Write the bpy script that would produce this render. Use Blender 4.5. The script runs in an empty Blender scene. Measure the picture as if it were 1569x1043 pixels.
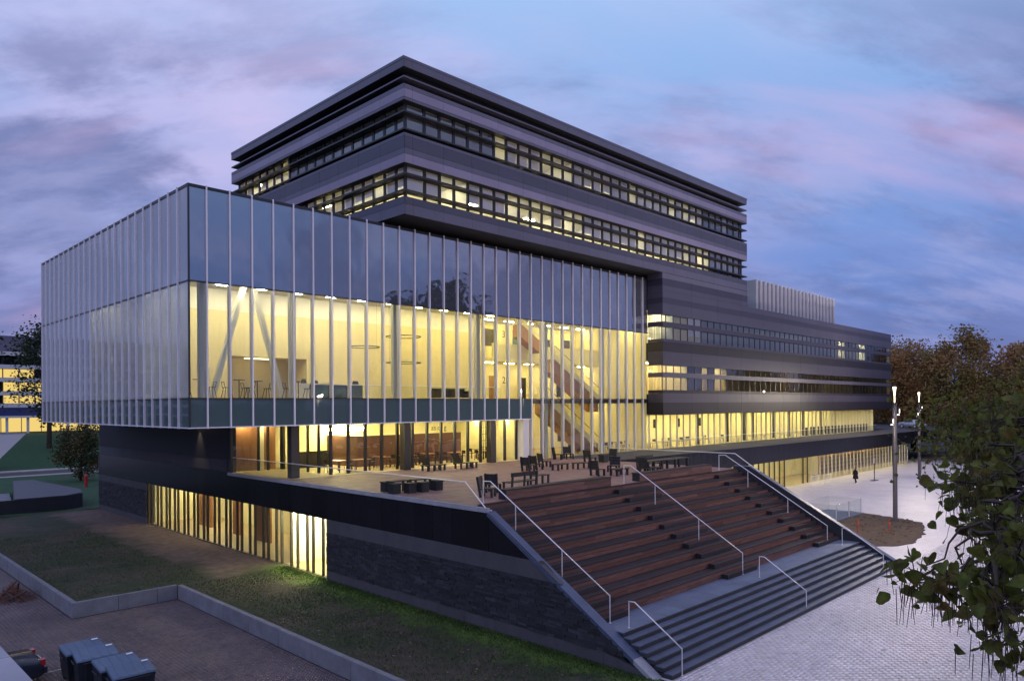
import bpy, math, random
import numpy as np
from mathutils import Vector, Matrix
R = random.Random(7)
SC = bpy.context.scene
COL = SC.collection

# ------------------------------------------------------------------ camera
CAMZ = 9.0
F_PX, W_PX, H_PX, PY = 1110.9, 1569.0, 1043.0, 620.3
AZ = math.radians(44.65)
ROLL = math.atan2(14.5, 2222.0)
fwd = Vector((math.cos(AZ), math.sin(AZ), 0)); rgt = Vector((math.sin(AZ), -math.cos(AZ), 0)); upv = Vector((0, 0, 1))
cr = rgt*math.cos(ROLL) - upv*math.sin(ROLL)
cu = rgt*math.sin(ROLL) + upv*math.cos(ROLL)
cam_d = bpy.data.cameras.new('camera'); cam = bpy.data.objects.new('camera', cam_d); COL.objects.link(cam)
m = Matrix((cr, cu, -fwd)).transposed().to_4x4(); m.translation = Vector((0, 0, CAMZ)); cam.matrix_world = m
cam_d.sensor_fit = 'HORIZONTAL'; cam_d.sensor_width = 36.0
cam_d.lens = 36.0*F_PX/W_PX
cam_d.shift_y = (PY - H_PX/2)/W_PX
cam_d.clip_start = 0.1; cam_d.clip_end = 6000
SC.camera = cam
vs = SC.view_settings
vs.view_transform = 'Standard'; vs.look = 'None'; vs.gamma = 1.0; vs.use_curve_mapping = False
vs.exposure = 0.0
SC.cycles.use_denoising = True
SC.cycles.transparent_max_bounces = 32
SC.cycles.max_bounces = 10
SC.cycles.diffuse_bounces = 4
SC.cycles.glossy_bounces = 4
SC.cycles.sample_clamp_indirect = 6.0
SC.cycles.caustics_reflective = False
SC.cycles.caustics_refractive = False

# ------------------------------------------------------------------ world: dusk sky
SUN_EL, SUN_AZ = math.radians(26), math.radians(208)      # direction towards the sun, angle from +X
wd = bpy.data.worlds.new('World'); SC.world = wd; wd.use_nodes = True
wt = wd.node_tree; wt.nodes.clear()
def wn(t, **kw):
    n = wt.nodes.new(t)
    for k, v in kw.items(): setattr(n, k, v)
    return n
def wl(a, b): wt.links.new(a, b)
w_out = wn('ShaderNodeOutputWorld'); w_bg = wn('ShaderNodeBackground'); w_bg.inputs['Strength'].default_value = 1.25
wl(w_bg.outputs[0], w_out.inputs[0])
w_tc = wn('ShaderNodeTexCoord')
w_sep = wn('ShaderNodeSeparateXYZ'); wl(w_tc.outputs['Generated'], w_sep.inputs[0])
w_sky = wn('ShaderNodeTexSky', sky_type='NISHITA', sun_disc=False)
w_sky.sun_elevation = math.radians(4.0); w_sky.sun_rotation = math.radians(90) - SUN_AZ
w_sky.air_density = 1.0; w_sky.dust_density = 0.4; w_sky.ozone_density = 5.0
w_skys = wn('ShaderNodeMix', data_type='RGBA', blend_type='MULTIPLY'); w_skys.inputs[0].default_value = 1
wl(w_sky.outputs[0], w_skys.inputs[6]); w_skys.inputs[7].default_value = (0.10, 0.10, 0.10, 1)
# clear-sky blue hour tint by height
w_ramp = wn('ShaderNodeValToRGB'); wl(w_sep.outputs['Z'], w_ramp.inputs[0])
el = w_ramp.color_ramp.elements
el[0].position = 0.0; el[0].color = (0.13, 0.17, 0.46, 1)
el[1].position = 1.0; el[1].color = (0.16, 0.24, 0.55, 1)
for p, c in ((0.06, (0.10, 0.155, 0.42, 1)), (0.20, (0.165, 0.26, 0.58, 1)), (0.36, (0.24, 0.38, 0.70, 1)), (0.50, (0.32, 0.49, 0.80, 1)), (0.75, (0.26, 0.40, 0.72, 1))):
    e = el.new(p); e.color = c
w_base = wn('ShaderNodeMix', data_type='RGBA'); w_base.inputs[0].default_value = 0.9
wl(w_skys.outputs[2], w_base.inputs[6]); wl(w_ramp.outputs[0], w_base.inputs[7])
# cloud layers on a plane high overhead
w_add = wn('ShaderNodeMath', operation='ADD'); wl(w_sep.outputs['Z'], w_add.inputs[0]); w_add.inputs[1].default_value = 0.45
w_mx = wn('ShaderNodeMath', operation='MAXIMUM'); wl(w_add.outputs[0], w_mx.inputs[0]); w_mx.inputs[1].default_value = 0.05
w_dx = wn('ShaderNodeMath', operation='DIVIDE'); wl(w_sep.outputs['X'], w_dx.inputs[0]); wl(w_mx.outputs[0], w_dx.inputs[1])
w_dy = wn('ShaderNodeMath', operation='DIVIDE'); wl(w_sep.outputs['Y'], w_dy.inputs[0]); wl(w_mx.outputs[0], w_dy.inputs[1])
w_cmb = wn('ShaderNodeCombineXYZ'); wl(w_dx.outputs[0], w_cmb.inputs[0]); wl(w_dy.outputs[0], w_cmb.inputs[1])
w_rot = wn('ShaderNodeMapping'); wl(w_cmb.outputs[0], w_rot.inputs[0]); w_rot.inputs['Location'].default_value = (-16.24, -7.86, 0); w_rot.inputs['Rotation'].default_value = (0, 0, -math.radians(48))   # wind direction
def cloud(loc, scale, detail, rough, lo, hi, dist=0.4):
    mp = wn('ShaderNodeMapping'); wl(w_rot.outputs[0], mp.inputs[0])
    mp.inputs['Location'].default_value = loc; mp.inputs['Scale'].default_value = scale
    nz = wn('ShaderNodeTexNoise'); nz.inputs['Scale'].default_value = 1.0; nz.inputs['Detail'].default_value = detail
    nz.inputs['Roughness'].default_value = rough; nz.inputs['Distortion'].default_value = dist
    wl(mp.outputs[0], nz.inputs['Vector'])
    mr = wn('ShaderNodeMapRange', interpolation_type='SMOOTHSTEP'); mr.inputs['From Min'].default_value = lo; mr.inputs['From Max'].default_value = hi
    wl(nz.outputs['Fac'], mr.inputs['Value']); return mr.outputs[0]
w_low = wn('ShaderNodeMapRange', interpolation_type='SMOOTHSTEP'); wl(w_sep.outputs['Z'], w_low.inputs['Value'])
w_low.inputs['From Min'].default_value = 0.30; w_low.inputs['From Max'].default_value = 0.52; w_low.inputs['To Min'].default_value = 1.0; w_low.inputs['To Max'].default_value = 0.25
def lower(fac):
    mu = wn('ShaderNodeMath', operation='MULTIPLY'); wl(fac, mu.inputs[0]); wl(w_low.outputs[0], mu.inputs[1]); return mu.outputs[0]
w_high = wn('ShaderNodeMapRange', interpolation_type='SMOOTHSTEP'); wl(w_sep.outputs['Z'], w_high.inputs['Value'])
w_high.inputs['From Min'].default_value = 0.06; w_high.inputs['From Max'].default_value = 0.34; w_high.inputs['To Min'].default_value = 0.25; w_high.inputs['To Max'].default_value = 1.0
def higher(fac):
    mu = wn('ShaderNodeMath', operation='MULTIPLY'); wl(fac, mu.inputs[0]); wl(w_high.outputs[0], mu.inputs[1]); return mu.outputs[0]
def over(prev, fac, colr, amt):
    mu = wn('ShaderNodeMath', operation='MULTIPLY'); wl(fac, mu.inputs[0]); mu.inputs[1].default_value = amt
    mi = wn('ShaderNodeMix', data_type='RGBA'); wl(mu.outputs[0], mi.inputs[0]); wl(prev, mi.inputs[6]); mi.inputs[7].default_value = colr
    return mi.outputs[2]
c = w_base.outputs[2]
c = over(c, higher(cloud((-16.37, 12.39, 0), (1.5, 0.7, 1), 6, 0.52, 0.40, 0.66, 0.15)), (0.58, 0.48, 0.72, 1), 0.85)      # wide lilac veil
c = over(c, lower(cloud((7.74, -18.32, 0), (2.4, 1.05, 1), 10, 0.60, 0.45, 0.58, 0.2)), (0.12, 0.15, 0.33, 1), 0.8)  # blue-grey banks
c = over(c, lower(cloud((19.29, 18.59, 0), (6.5, 2.4, 1), 10, 0.62, 0.47, 0.66, 0.2)), (0.36, 0.38, 0.64, 1), 0.4)       # small broken cloud
c = over(c, cloud((6.16, 4.62, 0), (3.6, 0.7, 1), 5, 0.5, 0.56, 0.74, 0.2), (0.66, 0.42, 0.62, 1), 0.5)       # pink streaks
wl(c, w_bg.inputs['Color'])

# ------------------------------------------------------------------ sun: last glow behind the camera
sun_d = bpy.data.lights.new('sun', 'SUN'); sun_d.energy = 0.5; sun_d.angle = math.radians(70); sun_d.color = (0.95, 0.80, 1.0)
sun = bpy.data.objects.new('sun', sun_d); COL.objects.link(sun)
sdir = Vector((math.cos(SUN_EL)*math.cos(SUN_AZ), math.cos(SUN_EL)*math.sin(SUN_AZ), math.sin(SUN_EL)))
sun.rotation_euler = sdir.to_track_quat('Z', 'Y').to_euler(); sun.location = (-20, -20, 40)

# ================================================================== materials
MATS = {}
def nodes_of(name):
    ma = bpy.data.materials.new(name); ma.use_nodes = True; MATS[name] = ma
    nt = ma.node_tree; nt.nodes.clear(); return ma, nt
def mat(name, base, rough=0.6, metal=0.0, spec=0.5, noise=None, bump=None, rand=0.0, stretch=(1, 1, 1), second=None, coat=0.0, transl=0.0):
    """noise=(scale, amount); second=(colour, scale, lo, hi) blends a second real colour; rand = per-object brightness spread"""
    ma, nt = nodes_of(name); L = nt.links.new
    out = nt.nodes.new('ShaderNodeOutputMaterial'); b = nt.nodes.new('ShaderNodeBsdfPrincipled'); L(b.outputs[0], out.inputs[0])
    b.inputs['Roughness'].default_value = rough; b.inputs['Metallic'].default_value = metal; b.inputs['Specular IOR Level'].default_value = spec
    b.inputs['Coat Weight'].default_value = coat
    geo = nt.nodes.new('ShaderNodeNewGeometry'); mp = nt.nodes.new('ShaderNodeMapping'); L(geo.outputs['Position'], mp.inputs[0]); mp.inputs['Scale'].default_value = stretch
    rgb = nt.nodes.new('ShaderNodeRGB'); rgb.outputs[0].default_value = (*base, 1); cur = rgb.outputs[0]
    if second:
        c2, s2, lo, hi = second
        n = nt.nodes.new('ShaderNodeTexNoise'); n.inputs['Scale'].default_value = s2; n.inputs['Detail'].default_value = 6; n.inputs['Roughness'].default_value = 0.62; L(mp.outputs[0], n.inputs['Vector'])
        mr = nt.nodes.new('ShaderNodeMapRange'); mr.inputs['From Min'].default_value = lo; mr.inputs['From Max'].default_value = hi; L(n.outputs['Fac'], mr.inputs['Value'])
        mi = nt.nodes.new('ShaderNodeMix'); mi.data_type = 'RGBA'; L(mr.outputs[0], mi.inputs[0]); L(cur, mi.inputs[6]); mi.inputs[7].default_value = (*c2, 1); cur = mi.outputs[2]
    if noise:
        n = nt.nodes.new('ShaderNodeTexNoise'); n.inputs['Scale'].default_value = noise[0]; n.inputs['Detail'].default_value = 7; n.inputs['Roughness'].default_value = 0.65; L(mp.outputs[0], n.inputs['Vector'])
        mr = nt.nodes.new('ShaderNodeMapRange'); mr.inputs['From Min'].default_value = 0.25; mr.inputs['From Max'].default_value = 0.75
        mr.inputs['To Min'].default_value = 1-noise[1]; mr.inputs['To Max'].default_value = 1+noise[1]; L(n.outputs['Fac'], mr.inputs['Value'])
        vm = nt.nodes.new('ShaderNodeVectorMath'); vm.operation = 'SCALE'; L(cur, vm.inputs[0]); L(mr.outputs[0], vm.inputs['Scale']); cur = vm.outputs[0]
    if rand:
        oi = nt.nodes.new('ShaderNodeObjectInfo'); mr = nt.nodes.new('ShaderNodeMapRange'); mr.inputs['To Min'].default_value = 1-rand; mr.inputs['To Max'].default_value = 1+rand
        L(oi.outputs['Random'], mr.inputs['Value'])
        vm = nt.nodes.new('ShaderNodeVectorMath'); vm.operation = 'SCALE'; L(cur, vm.inputs[0]); L(mr.outputs[0], vm.inputs['Scale']); cur = vm.outputs[0]
    L(cur, b.inputs['Base Color'])
    if bump:
        n = nt.nodes.new('ShaderNodeTexNoise'); n.inputs['Scale'].default_value = bump[0]; n.inputs['Detail'].default_value = 6; L(mp.outputs[0], n.inputs['Vector'])
        bp = nt.nodes.new('ShaderNodeBump'); bp.inputs['Strength'].default_value = bump[1]; bp.inputs['Distance'].default_value = 0.03; L(n.outputs['Fac'], bp.inputs['Height']); L(bp.outputs[0], b.inputs['Normal'])
    if transl:
        t = nt.nodes.new('ShaderNodeBsdfTranslucent'); L(cur, t.inputs['Color']); mx = nt.nodes.new('ShaderNodeMixShader'); mx.inputs[0].default_value = transl
        L(b.outputs[0], mx.inputs[1]); L(t.outputs[0], mx.inputs[2]); L(mx.outputs[0], out.inputs[0])
    return ma
def glass(name, ior=1.8, tint=(0.93, 0.96, 0.95), wav=0.012, rough=0.0, frost=0.0):
    ma, nt = nodes_of(name); L = nt.links.new
    out = nt.nodes.new('ShaderNodeOutputMaterial'); tr = nt.nodes.new('ShaderNodeBsdfTransparent'); tr.inputs[0].default_value = (*tint, 1)
    gl = nt.nodes.new('ShaderNodeBsdfGlossy'); gl.inputs['Roughness'].default_value = rough
    fr = nt.nodes.new('ShaderNodeFresnel'); fr.inputs['IOR'].default_value = ior; mx = nt.nodes.new('ShaderNodeMixShader')
    if wav:
        geo = nt.nodes.new('ShaderNodeNewGeometry'); n = nt.nodes.new('ShaderNodeTexNoise'); n.inputs['Scale'].default_value = 0.9; n.inputs['Detail'].default_value = 1; L(geo.outputs['Position'], n.inputs['Vector'])
        bp = nt.nodes.new('ShaderNodeBump'); bp.inputs['Strength'].default_value = 1.0; bp.inputs['Distance'].default_value = wav; L(n.outputs['Fac'], bp.inputs['Height'])
        L(bp.outputs[0], gl.inputs['Normal'])
    first = tr.outputs[0]
    if frost:
        df = nt.nodes.new('ShaderNodeBsdfTranslucent'); df.inputs[0].default_value = (0.50, 0.56, 0.62, 1)
        d2 = nt.nodes.new('ShaderNodeBsdfDiffuse'); d2.inputs[0].default_value = (0.62, 0.66, 0.70, 1)
        m0 = nt.nodes.new('ShaderNodeMixShader'); m0.inputs[0].default_value = 0.6; L(df.outputs[0], m0.inputs[1]); L(d2.outputs[0], m0.inputs[2])
        m1 = nt.nodes.new('ShaderNodeMixShader'); m1.inputs[0].default_value = frost; L(tr.outputs[0], m1.inputs[1]); L(m0.outputs[0], m1.inputs[2]); first = m1.outputs[0]
    gb = nt.nodes.new('ShaderNodeNewGeometry'); iv = nt.nodes.new('ShaderNodeMath'); iv.operation = 'SUBTRACT'; iv.inputs[0].default_value = 1.0; L(gb.outputs['Backfacing'], iv.inputs[1])
    mu = nt.nodes.new('ShaderNodeMath'); mu.operation = 'MULTIPLY'; L(fr.outputs[0], mu.inputs[0]); L(iv.outputs[0], mu.inputs[1])   # outer face mirrors, inner face only lets light through
    L(mu.outputs[0], mx.inputs[0]); L(first, mx.inputs[1]); L(gl.outputs[0], mx.inputs[2]); L(mx.outputs[0], out.inputs[0])
    return ma
def opaque_glass(name, base, ior=2.6, wav=0.012):
    ma, nt = nodes_of(name); L = nt.links.new
    out = nt.nodes.new('ShaderNodeOutputMaterial'); d = nt.nodes.new('ShaderNodeBsdfDiffuse'); d.inputs[0].default_value = (*base, 1)
    gl = nt.nodes.new('ShaderNodeBsdfGlossy'); gl.inputs['Roughness'].default_value = 0.02
    fr = nt.nodes.new('ShaderNodeFresnel'); fr.inputs['IOR'].default_value = ior; mx = nt.nodes.new('ShaderNodeMixShader')
    geo = nt.nodes.new('ShaderNodeNewGeometry'); n = nt.nodes.new('ShaderNodeTexNoise'); n.inputs['Scale'].default_value = 0.7; n.inputs['Detail'].default_value = 1; L(geo.outputs['Position'], n.inputs['Vector'])
    bp = nt.nodes.new('ShaderNodeBump'); bp.inputs['Strength'].default_value = 1.0; bp.inputs['Distance'].default_value = wav; L(n.outputs['Fac'], bp.inputs['Height']); L(bp.outputs[0], gl.inputs['Normal'])
    L(fr.outputs[0], mx.inputs[0]); L(d.outputs[0], mx.inputs[1]); L(gl.outputs[0], mx.inputs[2]); L(mx.outputs[0], out.inputs[0]); return ma
def emit(name, col, st):
    ma, nt = nodes_of(name); out = nt.nodes.new('ShaderNodeOutputMaterial'); e = nt.nodes.new('ShaderNodeEmission')
    e.inputs[0].default_value = (*col, 1); e.inputs[1].default_value = st; nt.links.new(e.outputs[0], out.inputs[0]); return ma
def brick_mat(name, c1, c2, mortar, sx, sy, rough=0.6, bumpd=0.01, rot=0.0, noise=0.25):
    ma, nt = nodes_of(name); L = nt.links.new
    out = nt.nodes.new('ShaderNodeOutputMaterial'); b = nt.nodes.new('ShaderNodeBsdfPrincipled'); L(b.outputs[0], out.inputs[0]); b.inputs['Roughness'].default_value = rough
    geo = nt.nodes.new('ShaderNodeNewGeometry'); mp = nt.nodes.new('ShaderNodeMapping'); L(geo.outputs['Position'], mp.inputs[0]); mp.inputs['Rotation'].default_value = (0, 0, rot)
    br = nt.nodes.new('ShaderNodeTexBrick'); L(mp.outputs[0], br.inputs['Vector']); br.inputs['Scale'].default_value = 1.0
    br.inputs['Color1'].default_value = (*c1, 1); br.inputs['Color2'].default_value = (*c2, 1); br.inputs['Mortar'].default_value = (*mortar, 1)
    br.inputs['Brick Width'].default_value = sx; br.inputs['Row Height'].default_value = sy; br.inputs['Mortar Size'].default_value = 0.006; br.inputs['Mortar Smooth'].default_value = 0.3
    n = nt.nodes.new('ShaderNodeTexNoise'); n.inputs['Scale'].default_value = 0.35; n.inputs['Detail'].default_value = 8; n.inputs['Roughness'].default_value = 0.7; L(geo.outputs['Position'], n.inputs['Vector'])
    mr = nt.nodes.new('ShaderNodeMapRange'); mr.inputs['From Min'].default_value = 0.3; mr.inputs['From Max'].default_value = 0.7; mr.inputs['To Min'].default_value = 1-noise; mr.inputs['To Max'].default_value = 1+noise; L(n.outputs['Fac'], mr.inputs['Value'])
    vm = nt.nodes.new('ShaderNodeVectorMath'); vm.operation = 'SCALE'; L(br.outputs[0], vm.inputs[0]); L(mr.outputs[0], vm.inputs['Scale']); L(vm.outputs[0], b.inputs['Base Color'])
    bp = nt.nodes.new('ShaderNodeBump'); bp.inputs['Distance'].default_value = bumpd; bp.inputs['Strength'].default_value = 0.8; bp.invert = True; L(br.outputs['Fac'], bp.inputs['Height']); L(bp.outputs[0], b.inputs['Normal'])
    return ma

mat('clad_lilac', (0.265, 0.23, 0.315), 0.42, noise=(0.5, 0.10), rand=0.05)
mat('clad_mid', (0.120, 0.112, 0.155), 0.45, noise=(0.5, 0.10), rand=0.05)
mat('clad_dark', (0.070, 0.067, 0.098), 0.45, noise=(0.5, 0.10), rand=0.06)
mat('clad_wing', (0.048, 0.045, 0.070), 0.45, spec=0.35, noise=(0.5, 0.10), rand=0.05)
mat('clad_deep', (0.020, 0.018, 0.026), 0.5, spec=0.3, noise=(0.5, 0.10), rand=0.05)
mat('core_dark', (0.02, 0.02, 0.024), 0.7)
mat('fascia_black', (0.010, 0.010, 0.013), 0.25, spec=0.3, noise=(0.6, 0.3), rand=0.25)
mat('frame_dark', (0.022, 0.020, 0.023), 0.4)
mat('frame_bronze', (0.055, 0.045, 0.035), 0.45)
mat('fin_alu', (0.88, 0.85, 0.89), 0.35, metal=0.1)
mat('fin_warm', (0.60, 0.58, 0.52), 0.45)
mat('steel', (0.86, 0.84, 0.86), 0.3, metal=0.35)
mat('steel_dark', (0.060, 0.052, 0.062), 0.5, metal=0.2)
mat('concrete', (0.068, 0.066, 0.076), 0.8, noise=(1.3, 0.22), bump=(18, 0.15), rand=0.06, stretch=(1, 1, 0.6))
mat('coping_pale', (0.33, 0.33, 0.36), 0.8, noise=(1.6, 0.2), bump=(18, 0.15), rand=0.08)
mat('concrete_wall', (0.17, 0.175, 0.20), 0.8, noise=(1.6, 0.25), bump=(18, 0.15), rand=0.08)
mat('stone', (0.026, 0.026, 0.033), 0.75, noise=(6.0, 0.3), bump=(22, 0.4))
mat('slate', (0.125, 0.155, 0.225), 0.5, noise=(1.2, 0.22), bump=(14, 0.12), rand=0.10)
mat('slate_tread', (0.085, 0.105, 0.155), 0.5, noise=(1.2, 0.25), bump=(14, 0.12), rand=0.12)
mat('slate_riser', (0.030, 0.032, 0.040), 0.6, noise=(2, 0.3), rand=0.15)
mat('curb_slate', (0.075, 0.095, 0.155), 0.45, noise=(1.6, 0.25), bump=(14, 0.1), rand=0.08)
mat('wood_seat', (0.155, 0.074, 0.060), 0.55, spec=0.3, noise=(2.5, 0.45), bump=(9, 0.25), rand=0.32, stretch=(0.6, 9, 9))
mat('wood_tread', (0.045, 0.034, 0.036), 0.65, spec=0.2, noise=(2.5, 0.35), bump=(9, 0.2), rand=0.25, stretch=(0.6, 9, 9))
mat('wood_dark', (0.013, 0.013, 0.017), 0.6, noise=(4, 0.3), rand=0.15)
mat('wood_panel', (0.30, 0.13, 0.05), 0.45, noise=(2, 0.25), stretch=(4, 4, 0.5))
mat('veneer', (0.33, 0.17, 0.08), 0.5, noise=(2, 0.2), stretch=(1, 1, 5))
mat('paint_cream', (0.80, 0.73, 0.44), 0.8, noise=(0.4, 0.04))
mat('paint_white', (0.84, 0.82, 0.76), 0.8)
mat('panel_beige', (0.76, 0.67, 0.40), 0.8, noise=(1.5, 0.07), stretch=(6, 6, 0.3))
mat('paint_grey', (0.52, 0.52, 0.52), 0.6)
mat('floor_in', (0.50, 0.40, 0.22), 0.5)
mat('red_lining', (0.085, 0.032, 0.022), 0.7, noise=(1.2, 0.2))
mat('office_wall', (0.74, 0.71, 0.62), 0.8)
mat('blind', (0.80, 0.75, 0.80), 0.8, transl=0.3, rand=0.06)
mat('teal', (0.05, 0.10, 0.10), 0.4)
mat('black', (0.018, 0.017, 0.02), 0.5)
mat('screen', (0.012, 0.013, 0.016), 0.2)
mat('rubber', (0.02, 0.02, 0.022), 0.7)
mat('tread_metal', (0.35, 0.35, 0.36), 0.5, metal=0.5)
mat('bin_plastic', (0.012, 0.016, 0.024), 0.45, noise=(3, 0.15), rand=0.1)
mat('bin_lid', (0.085, 0.13, 0.205), 0.4, noise=(3, 0.15), rand=0.08)
mat('sticker', (0.75, 0.78, 0.8), 0.5)
mat('car_paint', (0.02, 0.024, 0.036), 0.25, coat=0.6)
mat('car_glass', (0.01, 0.01, 0.012), 0.08)
mat('tail_red', (0.35, 0.01, 0.012), 0.2, coat=0.5)
mat('silver_paint', (0.45, 0.46, 0.5), 0.3, metal=0.5)
mat('hydrant_red', (0.40, 0.03, 0.03), 0.45)
mat('stake_orange', (0.55, 0.10, 0.05), 0.6)
mat('line_paint', (0.38, 0.34, 0.30), 0.8, noise=(5, 0.4))
mat('coat', (0.014, 0.013, 0.016), 0.9)
mat('skin', (0.45, 0.28, 0.2), 0.6)
mat('bark', (0.06, 0.045, 0.035), 0.85, noise=(6, 0.4), bump=(20, 0.6), stretch=(1, 1, 0.3))
mat('pod', (0.05, 0.035, 0.02), 0.7, noise=(8, 0.3))
mat('brush', (0.14, 0.06, 0.04), 0.8, noise=(5, 0.4))
mat('lot_white', (0.62, 0.62, 0.64), 0.7)
mat('navy', (0.03, 0.04, 0.14), 0.5)
mat('ramp_top', (0.040, 0.050, 0.075), 0.55, noise=(0.8, 0.2))
mat('ramp_side', (0.018, 0.020, 0.03), 0.6, noise=(1, 0.2))
mat('asphalt', (0.055, 0.055, 0.06), 0.85, noise=(1.5, 0.2), bump=(30, 0.3))
mat('path_light', (0.35, 0.33, 0.32), 0.85, noise=(2, 0.2))
mat('soil', (0.10, 0.062, 0.038), 0.95, noise=(2.2, 0.45), bump=(6, 1.0), second=((0.05, 0.06, 0.02), 0.8, 0.55, 0.7))
def lawn_mat():
    """grass that thins out to bare trodden earth along the glazing (worn band with ragged edges)"""
    ma = mat('grass_ground', (0.026, 0.036, 0.014), 0.95, noise=(1.5, 0.45), bump=(25, 0.7), second=((0.058, 0.046, 0.033), 0.22, 0.44, 0.60))
    nt = ma.node_tree; L = nt.links.new; b = next(n for n in nt.nodes if n.type == 'BSDF_PRINCIPLED'); src = b.inputs['Base Color'].links[0].from_socket
    geo = nt.nodes.new('ShaderNodeNewGeometry'); sp = nt.nodes.new('ShaderNodeSeparateXYZ'); L(geo.outputs['Position'], sp.inputs[0])
    nz = nt.nodes.new('ShaderNodeTexNoise'); nz.inputs['Scale'].default_value = 0.45; nz.inputs['Detail'].default_value = 7; nz.inputs['Roughness'].default_value = .65; L(geo.outputs['Position'], nz.inputs['Vector'])
    def mth(op, a, v):
        n = nt.nodes.new('ShaderNodeMath'); n.operation = op
        for k, q in enumerate((a, v)):
            if isinstance(q, (int, float)): n.inputs[k].default_value = q
            else: L(q, n.inputs[k])
        return n.outputs[0]
    def rng(v, a, b_):
        n = nt.nodes.new('ShaderNodeMapRange'); n.interpolation_type = 'SMOOTHSTEP'; n.inputs['From Min'].default_value = a; n.inputs['From Max'].default_value = b_; L(v, n.inputs['Value']); return n.outputs[0]
    wob = mth('MULTIPLY', mth('SUBTRACT', nz.outputs['Fac'], .5), 6.0)
    fx_ = rng(mth('ADD', sp.outputs[0], wob), 15.6, 17.6); fy_ = rng(mth('ADD', sp.outputs[1], wob), 37.0, 40.5)
    fac = mth('MULTIPLY', mth('MULTIPLY', fx_, fy_), rng(mth('MULTIPLY', sp.outputs[1], -1.0), -73.0, -69.0))
    n2 = nt.nodes.new('ShaderNodeTexNoise'); n2.inputs['Scale'].default_value = 2.2; n2.inputs['Detail'].default_value = 8; L(geo.outputs['Position'], n2.inputs['Vector'])
    cr_ = nt.nodes.new('ShaderNodeValToRGB'); cr_.color_ramp.elements[0].color = (0.10, 0.066, 0.052, 1); cr_.color_ramp.elements[1].color = (0.19, 0.13, 0.108, 1); cr_.color_ramp.elements[0].position = .3; cr_.color_ramp.elements[1].position = .7; L(n2.outputs['Fac'], cr_.inputs[0])
    green_spill = mth('MULTIPLY', rng(mth('ADD', sp.outputs[0], wob), 17.7, 19.8), rng(mth('MULTIPLY', sp.outputs[1], -1.0), -42.0, -37.5))
    mg = nt.nodes.new('ShaderNodeMix'); mg.data_type = 'RGBA'; L(green_spill, mg.inputs[0]); L(src, mg.inputs[6]); mg.inputs[7].default_value = (0.075, 0.14, 0.012, 1); src = mg.outputs[2]  # greener grass by the plinth, with window light spill painted into its colour
    mi = nt.nodes.new('ShaderNodeMix'); mi.data_type = 'RGBA'; L(fac, mi.inputs[0]); L(src, mi.inputs[6]); L(cr_.outputs[0], mi.inputs[7]); L(mi.outputs[2], b.inputs['Base Color'])
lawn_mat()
mat('grass_slope', (0.014, 0.065, 0.020), 0.95, noise=(1.5, 0.3), bump=(25, 0.6))
mat('dirt_path', (0.155, 0.105, 0.085), 0.95, noise=(1.8, 0.3), bump=(12, 0.5))
mat('far_ground', (0.03, 0.035, 0.022), 0.95, noise=(0.05, 0.3))
mat('blade', (0.045, 0.08, 0.015), 0.8, noise=(0.8, 0.4), transl=0.2)
mat('paver', (0.70, 0.65, 0.67), 0.4, noise=(0.25, 0.14), bump=(30, 0.1), second=((0.60, 0.54, 0.55), 3.1, 0.5, 0.62))
mat('paver_joint', (0.56, 0.52, 0.53), 0.9, noise=(2, 0.2))
mat('brick_lot', (0.155, 0.115, 0.115), 0.75, noise=(0.5, 0.3), second=((0.10, 0.085, 0.09), 4.0, 0.48, 0.6), bump=(25, 0.2))
mat('lot_far', (0.13, 0.10, 0.10), 0.75, noise=(0.5, 0.3), bump=(25, 0.2))
mat('lot_joint', (0.05, 0.045, 0.045), 0.95)
mat('leaf_cat', (0.105, 0.13, 0.026), 0.6, spec=0.2, noise=(6.0, 0.85), transl=0.45, second=((0.15, 0.10, 0.03), 2.2, 0.46, 0.66))
mat('leaf_dark', (0.022, 0.042, 0.014), 0.6, noise=(1.2, 0.5), transl=0.2)
mat('leaf_autumn', (0.34, 0.19, 0.075), 0.7, noise=(0.35, 0.5), transl=0.3, second=((0.20, 0.165, 0.055), 0.12, 0.45, 0.62))
mat('leaf_shrub', (0.10, 0.075, 0.022), 0.7, noise=(0.9, 0.5), transl=0.2, second=((0.03, 0.05, 0.015), 0.5, 0.45, 0.6))
glass('glass_clear', 1.95, (0.93, 0.95, 0.92))
glass('glass_side', 2.6, (0.80, 0.86, 0.87), frost=0.75)
glass('glass_office', 2.7, (0.88, 0.90, 0.90))
glass('glass_wing', 3.0, (0.82, 0.85, 0.86))
glass('glass_rail', 1.45, (0.95, 0.965, 0.955), wav=0.004)
opaque_glass('glass_sky', (0.095, 0.098, 0.125), 4.8)
opaque_glass('glass_spandrel', (0.10, 0.145, 0.145), 1.6)
opaque_glass('glass_frit_sheen', (0.42, 0.47, 0.52), 2.6)  # frit with the left face's sky reflection painted into a paler base
WARM = (1.0, 0.82, 0.36)
emit('lum_hall_white', (1.0, 0.88, 0.58), 85.0)
emit('lum_hall', WARM, 85.0)
emit('lum_pav', WARM, 120.0)
emit('lum_office', (1.0, 0.88, 0.52), 85.0)
emit('lum_low', (1.0, 0.84, 0.48), 75.0)
emit('lum_bright', (1.0, 0.88, 0.50), 150.0)
emit('lum_dim', (1.0, 0.80, 0.45), 8.0)
emit('lamp_glow', (1.0, 0.84, 0.55), 7.0)
emit('lamp_spot', (1.0, 0.93, 0.8), 5.0)
emit('far_window', (1.0, 0.72, 0.22), 0.9)

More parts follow.
